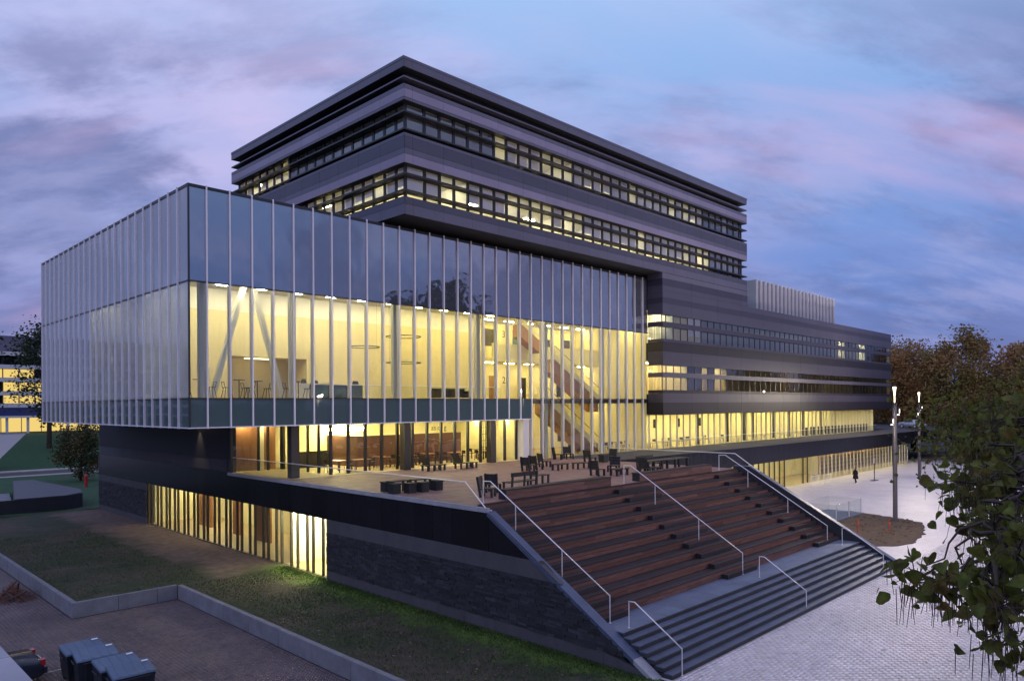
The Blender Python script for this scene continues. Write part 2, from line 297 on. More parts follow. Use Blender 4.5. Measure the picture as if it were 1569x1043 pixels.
# ================================================================== helpers
def props(o, label=None, cat=None, group=None, kind=None):
    if label: o['label'] = label
    if cat: o['category'] = cat
    if group: o['group'] = group
    if kind: o['kind'] = kind
    return o
def thing(name, label=None, cat=None, loc=(0, 0, 0), rz=0.0, group=None, kind=None, parent=None):
    o = bpy.data.objects.new(name, None); COL.objects.link(o); o.empty_display_size = 0.2
    if parent is not None: o.parent = parent
    o.location = loc; o.rotation_euler = (0, 0, rz)
    return props(o, label, cat, group, kind)
def link_mesh(name, me, parent=None, **kw):
    o = bpy.data.objects.new(name, me); COL.objects.link(o)
    if parent is not None: o.parent = parent
    return props(o, **kw)
class MB:
    def __init__(s): s.v = []; s.f = []; s.mi = []; s.cur = 0
    def add(s, vs_, fs_):
        n = len(s.v); s.v += [tuple(p) for p in vs_]; s.f += [tuple(i+n for i in f) for f in fs_]; s.mi += [s.cur]*len(fs_); return s
    def box(s, x0, x1, y0, y1, z0, z1):
        return s.add([(x0, y0, z0), (x1, y0, z0), (x1, y1, z0), (x0, y1, z0), (x0, y0, z1), (x1, y0, z1), (x1, y1, z1), (x0, y1, z1)],
                     [(0, 3, 2, 1), (4, 5, 6, 7), (0, 1, 5, 4), (1, 2, 6, 5), (2, 3, 7, 6), (3, 0, 4, 7)])
    def bar(s, p, q, w, h, up=(0, 0, 1)):
        p = Vector(p); q = Vector(q); d = (q-p).normalized(); u = Vector(up)
        if abs(d.dot(u)) > 0.99: u = Vector((0, 1, 0))
        a = d.cross(u).normalized()*w/2; b = a.cross(d).normalized()*h/2
        return s.add([p-a-b, p+a-b, p+a+b, p-a+b, q-a-b, q+a-b, q+a+b, q-a+b], [(0, 1, 2, 3), (7, 6, 5, 4), (4, 5, 1, 0), (5, 6, 2, 1), (6, 7, 3, 2), (7, 4, 0, 3)])
    def tube(s, pts, rad, n=8, caps=True):
        pts = [Vector(p) for p in pts]; rs = rad if isinstance(rad, (list, tuple)) else [rad]*len(pts)
        base = len(s.v); rings = []
        for i, p in enumerate(pts):
            d = (pts[min(i+1, len(pts)-1)] - pts[max(i-1, 0)]).normalized()
            u = Vector((0, 0, 1)) if abs(d.z) < 0.95 else Vector((1, 0, 0))
            a = d.cross(u).normalized(); b = d.cross(a).normalized()
            rings.append([p + (a*math.cos(t)+b*math.sin(t))*rs[i] for t in [2*math.pi*k/n for k in range(n)]])
        vv = [q for r in rings for q in r]; ff = []
        for i in range(len(pts)-1):
            for k in range(n):
                ff.append((i*n+k, i*n+(k+1) % n, (i+1)*n+(k+1) % n, (i+1)*n+k))
        if caps: ff.append(tuple(range(n))[::-1]); ff.append(tuple((len(pts)-1)*n+k for k in range(n)))
        return s.add(vv, ff)
    def prism(s, poly, a0, a1, axis='x'):
        """poly in the two other axes (y,z for x; x,z for y; x,y for z), extruded from a0 to a1"""
        def P(u, w, a): return {'x': (a, u, w), 'y': (u, a, w), 'z': (u, w, a)}[axis]
        n = len(poly); vv = [P(u, w, a0) for u, w in poly] + [P(u, w, a1) for u, w in poly]
        ff = [tuple(range(n))[::-1], tuple(range(n, 2*n))] + [(i, (i+1) % n, n+(i+1) % n, n+i) for i in range(n)]
        return s.add(vv, ff)
    def mesh(s, name, *mats):
        me = bpy.data.meshes.new(name); me.from_pydata(s.v, [], s.f)
        for mname in mats: me.materials.append(MATS[mname])
        if len(mats) > 1: me.polygons.foreach_set('material_index', s.mi)
        me.update(); return me
    def build(s, name, mats, parent=None, smooth=False, **kw):
        mats = (mats,) if isinstance(mats, str) else mats
        me = s.mesh(name, *mats)
        if smooth: me.polygons.foreach_set('use_smooth', [True]*len(me.polygons))
        return link_mesh(name, me, parent, **kw)
def fix_normals(me):
    import bmesh
    bm = bmesh.new(); bm.from_mesh(me); bmesh.ops.recalc_face_normals(bm, faces=bm.faces); bm.to_mesh(me); bm.free()
_unit = {}
def piece(name, mname, parent, x0, x1, y0, y1, z0, z1, **kw):
    """a box that shares one unit mesh per material"""
    key = (name, mname)
    if key not in _unit: _unit[key] = MB().box(-.5, .5, -.5, .5, -.5, .5).mesh(name, mname)
    o = link_mesh(name, _unit[key], parent, **kw)
    o.location = ((x0+x1)/2, (y0+y1)/2, (z0+z1)/2); o.scale = (abs(x1-x0), abs(y1-y0), abs(z1-z0)); return o
def copy_tree(o, parent=None):
    c_ = o.copy(); COL.objects.link(c_)
    if parent is not None: c_.parent = parent
    for ch in list(o.children): copy_tree(ch, c_)
    return c_
K = 0.9562
def Z(z): return 9 + (z-9)*K

# ================================================================== SETTING
T = 4.85                                   # terrace level
LOT = -0.60                                # parking level
FX = 20.02                                 # long plinth face
MB().add([(-2500, -2500, -0.78), (2500, -2500, -0.78), (2500, 2500, -0.78), (-2500, 2500, -0.78)], [(0, 1, 2, 3)]).build('ground', 'far_ground', kind='structure')
def slab(name, poly, ztop, zbot, mname, **kw):
    mb = MB().prism(poly, zbot, ztop, 'z'); o = mb.build(name, mname, **kw); fix_normals(o.data); return o
# lawn with a soft uneven surface
def sheet(name, x0, x1, y0, y1, nx, ny, z, amp, mname, seed=1, **kw):
    r = np.random.RandomState(seed); ph = r.rand(6, 4)*6.28
    xs = np.linspace(x0, x1, nx); ys = np.linspace(y0, y1, ny); X_, Y_ = np.meshgrid(xs, ys)
    Zz = z + sum(amp/3*np.sin(X_*(0.25+0.35*i)*math.cos(ph[i, 0])+Y_*(0.25+0.35*i)*math.sin(ph[i, 0])+ph[i, 1]) for i in range(6))
    v = np.stack([X_, Y_, Zz], -1).reshape(-1, 3)
    f = [(j*nx+i, j*nx+i+1, (j+1)*nx+i+1, (j+1)*nx+i) for j in range(ny-1) for i in range(nx-1)]
    me = bpy.data.meshes.new(name); me.from_pydata(v.tolist(), [], f); me.materials.append(MATS[mname]); me.polygons.foreach_set('use_smooth', [True]*len(f)); me.update()
    return link_mesh(name, me, **kw)
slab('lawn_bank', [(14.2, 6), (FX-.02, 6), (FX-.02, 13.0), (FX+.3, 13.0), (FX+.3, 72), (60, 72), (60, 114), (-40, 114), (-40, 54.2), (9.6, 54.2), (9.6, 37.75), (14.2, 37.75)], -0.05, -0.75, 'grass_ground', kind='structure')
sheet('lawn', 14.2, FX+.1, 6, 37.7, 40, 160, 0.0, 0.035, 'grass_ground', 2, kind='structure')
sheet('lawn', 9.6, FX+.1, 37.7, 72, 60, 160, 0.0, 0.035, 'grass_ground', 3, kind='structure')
sheet('lawn', -40, 60, 72, 114, 60, 40, 0.0, 0.05, 'grass_slope', 4, kind='structure')
MB().add([(-60, 114, -.02), (120, 114, -.02), (120, 121, -.02), (-60, 121, -.02)], [(0, 1, 2, 3)]).build('road', 'asphalt', kind='structure')
MB().box(-60, 120, 112.4, 114, -.3, .08).box(-60, 120, 121, 123.5, -.3, .1).build('pavement', 'path_light', kind='structure')
# plaza base under the pavers
MB().add([(FX+.3, -60, -.012), (260, -60, -.012), (260, 36, -.012), (FX+.3, 36, -.012)], [(0, 1, 2, 3)]).build('plaza', 'paver_joint', kind='structure')
MB().add([(-60, -60, LOT-.012), (14.0, -60, LOT-.012), (14.0, 37.5, LOT-.012), (9.4, 37.5, LOT-.012), (9.4, 54, LOT-.012), (-60, 54, LOT-.012)], [(0, 1, 2, 3, 4, 5)]).build('parking_lot', 'lot_joint', kind='structure')
def pavers(name, mname, polyfn, x0, x1, y0, y1, bw, bh, z, hgt, tilt, seed, rot=0.0, gap=0.012, **kw):
    r = np.random.RandomState(seed); ca, sa = math.cos(rot), math.sin(rot)
    cx, cy = (x0+x1)/2, (y0+y1)/2; rad = math.hypot(x1-x0, y1-y0)/2
    us = np.arange(-rad, rad, bw); vs2 = np.arange(-rad, rad, bh)
    U, V = np.meshgrid(us, vs2); U = U + (np.arange(len(vs2)) % 2)[:, None]*bw/2
    U = U.ravel(); V = V.ravel(); Xc = cx+U*ca-V*sa; Yc = cy+U*sa+V*ca
    k = (Xc > x0) & (Xc < x1) & (Yc > y0) & (Yc < y1) & polyfn(Xc, Yc)
    U, V, Xc, Yc = U[k], V[k], Xc[k], Yc[k]; n = len(U)
    hx, hy = (bw-gap)/2, (bh-gap)/2
    tx = r.normal(0, tilt, n); ty = r.normal(0, tilt, n); dz = r.normal(0, 0.0015, n)
    V8 = np.zeros((n, 8, 3))
    for i, (sx, sy) in enumerate(((-1, -1), (1, -1), (1, 1), (-1, 1))):
        lx, ly = sx*hx, sy*hy
        V8[:, i, 0] = Xc+lx*ca-ly*sa; V8[:, i, 1] = Yc+lx*sa+ly*ca; V8[:, i, 2] = z-hgt
        V8[:, i+4, 0] = V8[:, i, 0]; V8[:, i+4, 1] = V8[:, i, 1]; V8[:, i+4, 2] = z+dz+tx*lx+ty*ly
    idx = (np.arange(n)*8)[:, None]
    quads = np.concatenate([idx+np.array(q) for q in ((4, 5, 6, 7), (0, 1, 5, 4), (1, 2, 6, 5), (2, 3, 7, 6), (3, 0, 4, 7))], 0)
    me = bpy.data.meshes.new(name); me.vertices.add(n*8); me.vertices.foreach_set('co', V8.ravel())
    nf = len(quads); me.loops.add(nf*4); me.loops.foreach_set('vertex_index', quads.ravel().astype(np.int32))
    me.polygons.add(nf); me.polygons.foreach_set('loop_start', np.arange(0, nf*4, 4, dtype=np.int32)); me.update(calc_edges=True)
    at = me.attributes.new('tone', 'FLOAT', 'FACE'); at.data.foreach_set('value', np.tile(np.clip(r.normal(1, .055, n), .75, 1.25), 5).astype(np.float32))
    me.materials.append(MATS[mname]); return link_mesh(name, me, **kw)
def add_tone(mname):
    nt = MATS[mname].node_tree; b = next(n for n in nt.nodes if n.type == 'BSDF_PRINCIPLED'); src = b.inputs['Base Color'].links[0].from_socket
    a = nt.nodes.new('ShaderNodeAttribute'); a.attribute_name = 'tone'; v = nt.nodes.new('ShaderNodeVectorMath'); v.operation = 'SCALE'
    nt.links.new(src, v.inputs[0]); nt.links.new(a.outputs['Fac'], v.inputs['Scale']); nt.links.new(v.outputs[0], b.inputs['Base Color'])
p_ = pavers('paving', 'paver', lambda x, y: (x > 20.6) & (y < 12.93), 20, 66, -4, 13, 0.31, 0.155, 0.0, 0.006, 0.007, 5, gap=0.008)
props(p_, 'pale lilac grey brick paving in front of the slate steps', 'paving', kind='stuff')
brick_mat('paver_far', (0.70, 0.65, 0.67), (0.64, 0.59, 0.61), (0.57, 0.53, 0.55), 0.31, 0.155, 0.5, 0.008, noise=.14)
MB().add([(43.4, 12.93, .0), (66, 12.93, .0), (66, -4, .0), (260, -4, .0), (260, 33.9, .0), (43.4, 33.9, .0)], [(0, 1, 2, 3, 4, 5)]).build('plaza', 'paver_far', kind='structure')
p_ = pavers('lot_bricks', 'brick_lot', lambda x, y: ((x < 13.95) & (y < 37.45)) | ((x < 9.3) & (y < 54)), 3, 14, 14, 44, 0.22, 0.11, LOT, 0.011, 0.006, 9, rot=math.radians(45))
props(p_, 'dark brown brick paving of the parking lot', 'paving', kind='stuff')
for o_ in ('paver', 'brick_lot'): add_tone(o_)
slab('lot_bank', [(-30, -30), (13.9, -30), (13.9, 13.9), (2.9, 13.9), (2.9, 44.1), (9.3, 44.1), (9.3, 54), (-30, 54)], LOT-.002, LOT-.1, 'lot_far', kind='structure')
for seg in (((0.8, 30.6), (7.6, 30.6)), ((7.6, 30.6), (9.0, 28.0)), ((2.2, 25.6), (7.4, 25.6))):
    (xa, ya), (xb_, yb_) = seg
    MB().bar((xa, ya, LOT+.004), (xb_, yb_, LOT+.004), 0.09, 0.006).build('lot_marking', 'line_paint', kind='structure')

# low concrete retaining wall: each precast panel a piece
lw = thing('retaining_wall', 'low stepped concrete retaining wall between lawn and brick parking lot', 'wall', (9.5, 37.65, LOT))
def lw_panel(x0, x1, y0, y1): piece('concrete_panel', 'concrete_wall', lw, x0-9.5, x1-9.5, y0-37.65, y1-37.65, 0, 0.70 + R.uniform(-.006, .006))
y = 37.75
while y < 54: lw_panel(9.38, 9.60, y, min(y+2.58, 54)-.02); y += 2.6
x = 9.38
for w in (1.95, 1.75, 0.96): lw_panel(x, x+w-.02, 37.52, 37.74); x += w
y = 37.5
while y > 8: lw_panel(14.04, 14.26, y-2.58, y); y -= 2.6

# ================================================================== BUILDING
B = thing('university_building', 'large dark clad academic building with glass hall and cantilevered office tower', 'building', (FX, 37.7, 0))
def sub(name, label): 
    o = thing(name, None, None, parent=B); o.location = (-FX, -37.7, 0); o['label'] = label; return o
HALL = sub('glass_hall', 'glass box with pale vertical fins and yellow lit interior')
TOWER = sub('office_tower', 'cantilevered dark tower with two window bands')
WING = sub('office_wing', 'long dark clad wing with two window bands')
BASE = sub('plinth', 'dark stone and metal plinth below the terrace')

# ---------------- glass hall
X0, Y0, X1, Y1 = 14.745, 37.70, 55.84, 66.84
ZB, ZS, ZM, ZT = 7.90, 9.46, 15.45, 20.43
XS = 40.10                                   # where the spandrel stops and the glazing drops to the deck
fx = [15.653 + 1.2297*i for i in range(33)]
fy = [38.955 + 1.2574*i for i in range(23)]
def fin(mname, x0, x1, y0, y1, z0, z1, par): piece('fin', mname, par, x0, x1, y0, y1, z0, z1)
edges = [X0] + fx + [X1]
for i in range(len(edges)-1):
    a, b_ = edges[i]+.012, edges[i+1]-.012
    piece('opaque_pane', 'glass_sky', HALL, a, b_, Y0, Y0+.04, ZM+.06, ZT-.16)
    piece('glass_pane', 'glass_clear', HALL, a, b_, Y0, Y0+.03, ZS+.02, ZM-.02)
    if b_ < XS+.3: piece('spandrel_pane', 'glass_spandrel', HALL, a, b_, Y0, Y0+.04, ZB+.07, ZS-.05)
    else: piece('glass_pane', 'glass_clear', HALL, a, b_, Y0, Y0+.03, T+.05, ZS-.05)
for i, x in enumerate(fx):
    fin('fin_alu', x-.033, x+.033, Y0-.11, Y0-.002, ZB-.02 if x < XS else T+.01, ZT+.03, HALL)
for i, x in enumerate(fx): piece('mullion', 'fin_warm', HALL, x-.05, x+.05, Y0+.06, Y0+.20, ZS+.02 if x < XS else T+.02, ZM-.02)
eY = [Y0] + fy + [Y1]
for i in range(len(eY)-1):
    a, b_ = eY[i]+.012, eY[i+1]-.012
    piece('opaque_pane', 'glass_frit_sheen', HALL, X0, X0+.04, a, b_, ZM+.06, ZT-.16)
    piece('glass_pane', 'glass_side' if eY[i] < 54 else 'glass_frit_sheen', HALL, X0, X0+.03, a, b_, ZS+.02, ZM-.02)
    piece('spandrel_pane', 'glass_spandrel', HALL, X0, X0+.04, a, b_, ZB+.07, ZS-.05)
for y in fy: fin('fin_alu', X0-.11, X0-.002, y-.033, y+.033, ZB-.02, ZT+.03, HALL)
# frame lines: cap, transom, sill, bottom edge
mb = MB()
for (z0, z1) in ((ZT-.15, ZT), (ZM-.015, ZM+.05), (ZS-.045, ZS+.015)):
    mb.box(X0-.03, X1, Y0-.05, Y0+.08, z0, z1); mb.box(X0-.032, X0+.08, Y0+.09, Y1, z0, z1+.002)
mb.box(X0-.03, X0+.05, Y0-.045, Y0+.045, ZB+.06, ZT-.152)      # dark corner post
mb.build('frame', 'frame_dark', HALL)
MB().box(X0-.06, XS, Y0-.08, Y0+.1, ZB, ZB+.06).box(X0-.062, X0+.1, Y0+.11, Y1, ZB-.001, ZB+.059).build('bottom_edge', 'fin_alu', HALL)
MB().box(XS, X1-.05, Y0+.1, Y0+.45, ZS-.36, ZS-.05).build('floor_edge', 'frame_dark', HALL)
mb = MB()
mb.box(X0+.05, X1-.05, Y0+.05, Y1-.05, ZT-.3, ZT-.12)                        # roof
mb.box(X0+.06, X0+.2, Y0+1.0, Y1-.1, ZM+.9, ZT-.31)
mb.build('roof', 'core_dark', HALL)
MB().box(X0+.05, XS-.05, Y0+.11, Y1-.05, ZB+.005, ZB+.2).build('soffit', 'clad_deep', HALL)
# inside: ceiling, floors, walls
MB().box(X0+.25, X1-.1, Y0+.06, Y0+8.5, ZM+.85, ZM+1.0).build('ceiling', 'paint_white', HALL)
MB().box(X0+.06, XS+.5, Y0+.1, Y0+8.5, ZS-.28, ZS-.04).box(XS+.5, X1-.1, Y0+5.0, Y0+8.5, ZS-.28, ZS-.04).build('floor', 'floor_in', HALL)
WY = 44.5
mb = MB()
mb.box(X0+.3, 20.0, WY, WY+.2, ZS, 15.0); mb.box(25.25, 41.3, WY, WY+.2, ZS, 15.0); mb.box(20.0, 25.25, WY, WY+.2, 12.2, 15.0)
mb.build('lining_panel', 'panel_beige', HALL)
MB().box(X0+.3, 41.3, WY+.02, WY+.22, 15.0, ZM+.85).build('interior_wall', 'paint_white', HALL)
MB().box(20.0, 25.25, WY+2.5, WY+2.7, ZS, 12.2).box(19.9, 20.0, WY+.2, WY+2.7, ZS, 12.2).box(25.25, 25.35, WY+.2, WY+2.7, ZS, 12.2).box(20, 25.25, WY+.2, WY+2.6, 12.2, 12.4).build('niche', 'panel_beige', HALL)
MB().box(X0+.3, X0+.45, 56.6, 57.0, ZS, ZM+.8).box(X0+.32, 26, 56.7, 56.9, ZS, ZM+.8).build('end_wall', 'paint_white', HALL)
# stair core side (right): gallery, wall with storey numbers
GY = 43.2
MB().box(41.3, 41.5, WY, GY+6, ZS, ZM+.8).box(41.3, X1-.1, GY+3.0, GY+3.2, T, ZM+.8).build('interior_wall', 'paint_cream', HALL)
MB().box(41.5, X1-.1, GY, GY+3.0, 12.65, 12.95).build('gallery_floor', 'paint_cream', HALL)
MB().box(41.5, X1-.1, GY, GY+.12, 12.95, 14.15).build('gallery_parapet', 'paint_cream', HALL)
MB().box(X1-.12, X1-.06, Y0+.12, GY+3, T, ZM+.9).build('interior_wall', 'paint_cream', HALL)
MB().box(41.3, X1-.05, Y0+.06, GY+3.0, T-.02, T+.015).build('floor', 'floor_in', HALL)
MB().box(40.0, 40.15, Y0+.8, GY+3.0, T, ZS-.3).build('interior_wall', 'paint_cream', HALL)
def doorleaf(x0, x1, y, z0, z1, mname, nm='interior_door'): piece(nm, mname, HALL, x0, x1, y-.03, y-.005, z0, z1)
yC = GY+3.0
doorleaf(43.9, 44.9, yC, ZS, 11.6, 'veneer'); doorleaf(47.6, 48.6, yC, ZS, 11.5, 'wood_dark'); doorleaf(52.9, 53.6, yC, ZS+.3, 11.6, 'wood_dark')
doorleaf(43.2, 44.6, yC, 14.2, 15.7, 'steel_dark', 'interior_window'); doorleaf(46.9, 48.2, yC, 13.9, 15.8, 'teal', 'interior_window')
doorleaf(51.0, 52.0, yC, 13.9, 15.2, 'steel_dark', 'interior_window'); doorleaf(54.0, 54.9, yC, 13.9, 15.3, 'steel_dark', 'interior_window')
doorleaf(42.0, 43.0, yC, T, 7.1, 'wood_dark'); doorleaf(53.0, 53.5, yC, T+.6, 7.4, 'wood_dark')
doorleaf(55.0, 55.4, yC, T+1.3, 7.4, 'black', 'interior_window')
def text(body, x, y, z, size, mname, par, rz=0.0):
    cu_ = bpy.data.curves.new('lettering', 'FONT'); cu_.body = body; cu_.size = size; cu_.extrude = 0.004; cu_.align_x = 'CENTER'
    tmp = bpy.data.objects.new('lettering', cu_); COL.objects.link(tmp); bpy.context.view_layer.update()
    me = bpy.data.meshes.new_from_object(tmp.evaluated_get(bpy.context.evaluated_depsgraph_get())); bpy.data.objects.remove(tmp)
    me.materials.clear(); me.materials.append(MATS[mname]); o = link_mesh('lettering', me, par)
    o.location = (x, y, z); o.rotation_euler = (math.pi/2, 0, rz); return o
text('3', 45.75, yC-.012, 15.05, 0.85, 'black', HALL); text('2', 45.75, yC-.012, 10.95, 0.85, 'black', HALL); text('1', 45.75, yC-.012, 6.6, 0.85, 'black', HALL)
# open stair: three straight flights with timber underside and white balustrade
def flight(xa, za, xb_, zb_, y0, y1):
    d = Vector((xb_-xa, 0, zb_-za)); n = int(abs(zb_-za)/0.17)
    MB().prism([(xa, za-.1), (xb_, zb_-.1), (xb_, zb_-1.15), (xa, za-1.15)], y0, y1, 'y').build('stair_flight', 'veneer', HALL)
    MB().prism([(xa, za+.42), (xb_, zb_+.42), (xb_, zb_-.08), (xa, za-.08)], y0-.05, y0-.01, 'y').build('stair_parapet', 'paint_cream', HALL)
    MB().tube([(xa, y0-.08, za+1.05), (xb_, y0-.08, zb_+1.05)], .025, 6).build('stair_handrail', 'black', HALL)
    mb = MB()
    for i in range(n):
        t = i/n; xx = xa+(xb_-xa)*t; zz = za+(zb_-za)*t; mb.box(xx, xx+(xb_-xa)/n, y0+.01, y1, zz-.12, zz)
    mb.build('stair_treads', 'paint_white', HALL)
flight(46.2, 12.95, 52.2, ZS, 40.6, 41.9); flight(44.4, ZS-.05, 51.6, T, 39.9, 41.2); flight(43.8, 15.9, 46.2, 14.6, 42.2, 43.1)
# columns and the leaning struts
for x in (15.75, 20.95, 28.2, 35.5, 42.8, 50.15):
    piece('column', 'paint_grey', HALL, x-.17, x+.17, Y0+.75, Y0+1.05, ZS if x < 40 else T, ZM+.85)
MB().bar((18.95, 40.5, 15.9), (17.05, 40.5, ZS), .28, .28).build('strut', 'paint_white', HALL)
MB().bar((19.55, 40.5, 15.9), (21.35, 40.5, ZS), .28, .28).build('strut', 'paint_white', HALL)
# ring lamps hung in the hall
for (x, z, r) in ((27.45, 12.93, 1.05), (30.75, 13.82, 1.2), (30.75, 12.0, 1.2)):
    t = MB(); t.tube([(x+r*math.cos(a*math.pi/16), 41+r*math.sin(a*math.pi/16), z) for a in range(33)], .035, 6, False)
    t.tube([(x+r, 41, z), (x+r, 41, ZM+.85)], .008, 4); t.tube([(x-r, 41, z), (x-r, 41, ZM+.85)], .008, 4); t.build('ring_lamp', 'wood_dark', HALL)
# ceiling luminaires
for x in np.arange(16.2, 41, 2.46):
    for yy in (39.9, 42.6): piece('luminaire', 'lum_hall_white' if x < 30 else 'lum_hall', HALL, x-.3, x+.3, yy-.22, yy+.22, ZM+.80, ZM+.845)
for x in np.arange(42.5, 55.5, 2.46):
    piece('luminaire', 'lum_hall', HALL, x-.5, x+.5, 39.6, 39.88, ZM+.80, ZM+.845)
    piece('luminaire', 'lum_hall', HALL, x-.5, x+.5, GY+1.4, GY+1.65, ZM+.80, ZM+.845)
    piece('luminaire', 'lum_hall', HALL, x-.5, x+.5, GY+1.4, GY+1.6, 12.6, 12.64)
    piece('luminaire', 'lum_hall', HALL, x-.5, x+.5, Y0+5.6, Y0+5.8, ZS-.33, ZS-.285)
for yy in np.arange(46.5, 56, 3.0): piece('luminaire', 'lum_hall', HALL, 16.4, 16.7, yy, yy+1.0, ZM+.80, ZM+.845)
piece('luminaire', 'lum_dim', HALL, 21.5, 23.5, WY+1.2, WY+1.4, 12.15, 12.19)
MB().box(X0+.3, 26, Y0+8.5, 57, ZM+.85, ZM+1.0).build('ceiling', 'paint_white', HALL)
# balustrade inside along the void
MB().box(27.8, 41.2, 42.0, 42.02, ZS, ZS+.95).build('inner_glass_balustrade', 'glass_rail', HALL)
MB().box(27.8, 41.2, 41.99, 42.03, ZS+.95, ZS+1.0).build('inner_handrail', 'steel', HALL)

# ---------------- ground floor pavilion under the hall
PV = sub('ground_floor', 'yellow lit ground floor glazing behind the terrace')
gy = 38.4
def glaz_x(xs, y, z0, z1, par, fw=.10, mname='frame_dark', gm='glass_clear', depth=.16):
    for i in range(len(xs)-1): piece('glass_pane', gm, par, xs[i]+fw/2, xs[i+1]-fw/2, y+.05, y+.08, z0, z1)
    for x in xs: piece('mullion', mname, par, x-fw/2, x+fw/2, y, y+depth, z0, z1)
xs = [23.38+1.23*i for i in range(14)] 
glaz_x(xs, gy, T+.03, ZB, PV, .16)
ys = [38.55, 39.9, 41.2, 42.6, 44.3]
for i in range(4): piece('glass_pane', 'glass_clear', PV, 23.40, 23.43, ys[i]+.06, ys[i+1]-.06, T+.03, ZB)
for yv in ys[1:]: piece('mullion', 'frame_dark', PV, 23.34, 23.48, yv-.06, yv+.06, T+.03, ZB)
glaz_x([19.95, 21.75, 22.4, 23.34], 44.4, T+.03, ZB, PV, .12)
MB().box(20.05, 22.0, 45.2, 45.3, T, ZB).build('wood_wall', 'wood_panel', PV)
MB().box(22.0, 22.5, 45.22, 45.32, T, ZB).build('interior_wall', 'paint_cream', PV)
MB().box(22.5, 23.3, 45.21, 45.31, T, ZB).build('wood_wall', 'wood_panel', PV)
piece('white_pillar', 'paint_white', PV, 39.42, 40.02, 37.75, 38.7, T, ZB-.01)
for x, yv in ((21.0, 38.6), (28.6, 38.0), (36.3, 38.0)):
    piece('column', 'frame_bronze', PV, x-.25, x+.25, yv-.25, yv+.25, T, ZB)
MB().box(20.1, 40.0, 37.9, 46.0, T-.03, T+.01).build('floor', 'floor_in', PV)
MB().box(23.5, 40.0, 46.0, 46.2, T, ZB).build('interior_wall', 'paint_cream', PV)
MB().box(27.6, 36.9, 42.0, 42.2, T, 6.95).box(27.6, 27.8, 42.2, 45.9, T, 6.95).build('red_partition', 'red_lining', PV)
MB().box(24.5, 26.8, 44.2, 44.5, T, 5.95).build('counter', 'wood_dark', PV)
for x in np.arange(24.6, 40, 1.9):
    for yv in (40.2, 43.6): piece('luminaire', 'lum_pav', PV, x-.4, x+.4, yv-.1, yv+.1, ZB-.05, ZB-.003)
piece('luminaire', 'lum_pav', PV, 26.9, 29.9, 44.6, 44.9, 7.25, 7.5)
piece('luminaire', 'lum_low', PV, 20.6, 21.4, 44.75, 44.95, ZB-.05, ZB-.003)
piece('luminaire', 'lum_low', PV, 22.3, 22.9, 44.75, 44.95, ZB-.05, ZB-.003)
text('as of g', 38.0, 45.98, 7.0, 0.62, 'black', PV)
mb = MB()
for k in range(5): mb.box(38.5+.25*k, 38.53+.25*k, 41.2, 41.25, T, ZB)
for k in range(6): mb.box(38.4, 39.6, 41.19, 41.24, T+.4+.5*k, T+.43+.5*k)
mb.build('lattice_screen', 'black', PV)
# blank dark wall under the hall, facing the lawn
MB().box(FX+.02, FX+.3, 44.6, 71.3, 5.62, ZB).build('metal_wall', 'clad_deep', PV)
MB().box(FX+.03, FX+.31, 44.6, 71.3, T, 5.615).build('concrete_band', 'concrete', PV)
piece('downlight', 'lum_low', PV, FX-.42, FX-.32, 49.4, 49.5, ZB-.03, ZB-.003)
sp_d = bpy.data.lights.new('downlight_light', 'SPOT'); sp_d.energy = 260; sp_d.spot_size = math.radians(62); sp_d.spot_blend = .9; sp_d.color = (1, .82, .5); sp_d.shadow_soft_size = .04
sp_o = bpy.data.objects.new('downlight_light', sp_d); COL.objects.link(sp_o); sp_o.parent = PV; sp_o.location = (FX-.37, 49.45, ZB-.05); sp_o.rotation_euler = (0, math.radians(-8), 0)

# ---------------- tower
tx0, tx1, ty0, ty1 = 28.42*K, 75.25*K, 37.69*K, 62.96*K
S = 0.45
def band_panels(par, name, mname, z0, z1, x0, x1, y0, y1, step, off, left=True, right_end=False, th=.05):
    """cladding panels on the two faces of a corner (x0,y0)"""
    xs_ = [x0]; x_ = x0+off
    while x_ < x1-.3: xs_.append(x_); x_ += step
    xs_.append(x1)
    for a, b_ in zip(xs_[:-1], xs_[1:]): piece(name, mname, par, a+.008, b_-.008, y0-th, y0, z0+.008, z1-.008)
    if left:
        ys_ = [y0]; y_ = y0+2.45
        while y_ < y1-.3: ys_.append(y_); y_ += step
        ys_.append(y1)
        for a, b_ in zip(ys_[:-1], ys_[1:]): piece(name, mname, par, x0-th, x0, a+.008-(.04 if a == y0 else 0), b_-.008, z0+.008, z1-.008)
    if right_end: piece(name, mname, par, x1, x1+th, y0+.008, y1, z0+.008, z1-.008)
tb = [('parapet_panel', 'clad_mid', 30.88, 31.38), ('cladding_panel', 'clad_mid', 29.50, 29.79), ('cladding_panel', 'clad_lilac', 28.95, 29.50), ('trim_panel', 'clad_mid', 28.75, 28.95),
      ('trim_panel', 'clad_mid', 26.42, 26.63), ('cladding_panel', 'clad_dark', 25.66, 26.42), ('trim_panel', 'clad_mid', 25.27, 25.66), ('cladding_panel', 'clad_lilac', 24.70, 25.27),
      ('trim_panel', 'clad_dark', 22.03, 22.52), ('cladding_panel', 'clad_mid', 21.36, 22.03)]
for nm, mn, a, b_ in tb: band_panels(TOWER, nm, mn, Z(a), Z(b_), tx0+.05, tx1-.05, ty0+.05, ty1, 2.48, .62, True, True)
mb = MB()
for a, b_ in ((21.36, 22.52), (24.70, 26.63), (28.75, 29.79), (30.88, 31.40)):
    mb.box(tx0+.055, tx1-.055, ty0+.055, ty1-.05, Z(a)+.012, Z(b_)-.004)
mb.box(tx0+.7, tx1-.7, ty0+.7, ty1-.5, Z(29.79)-.005, Z(30.88)+.013)
mb.build('core', 'core_dark', TOWER)
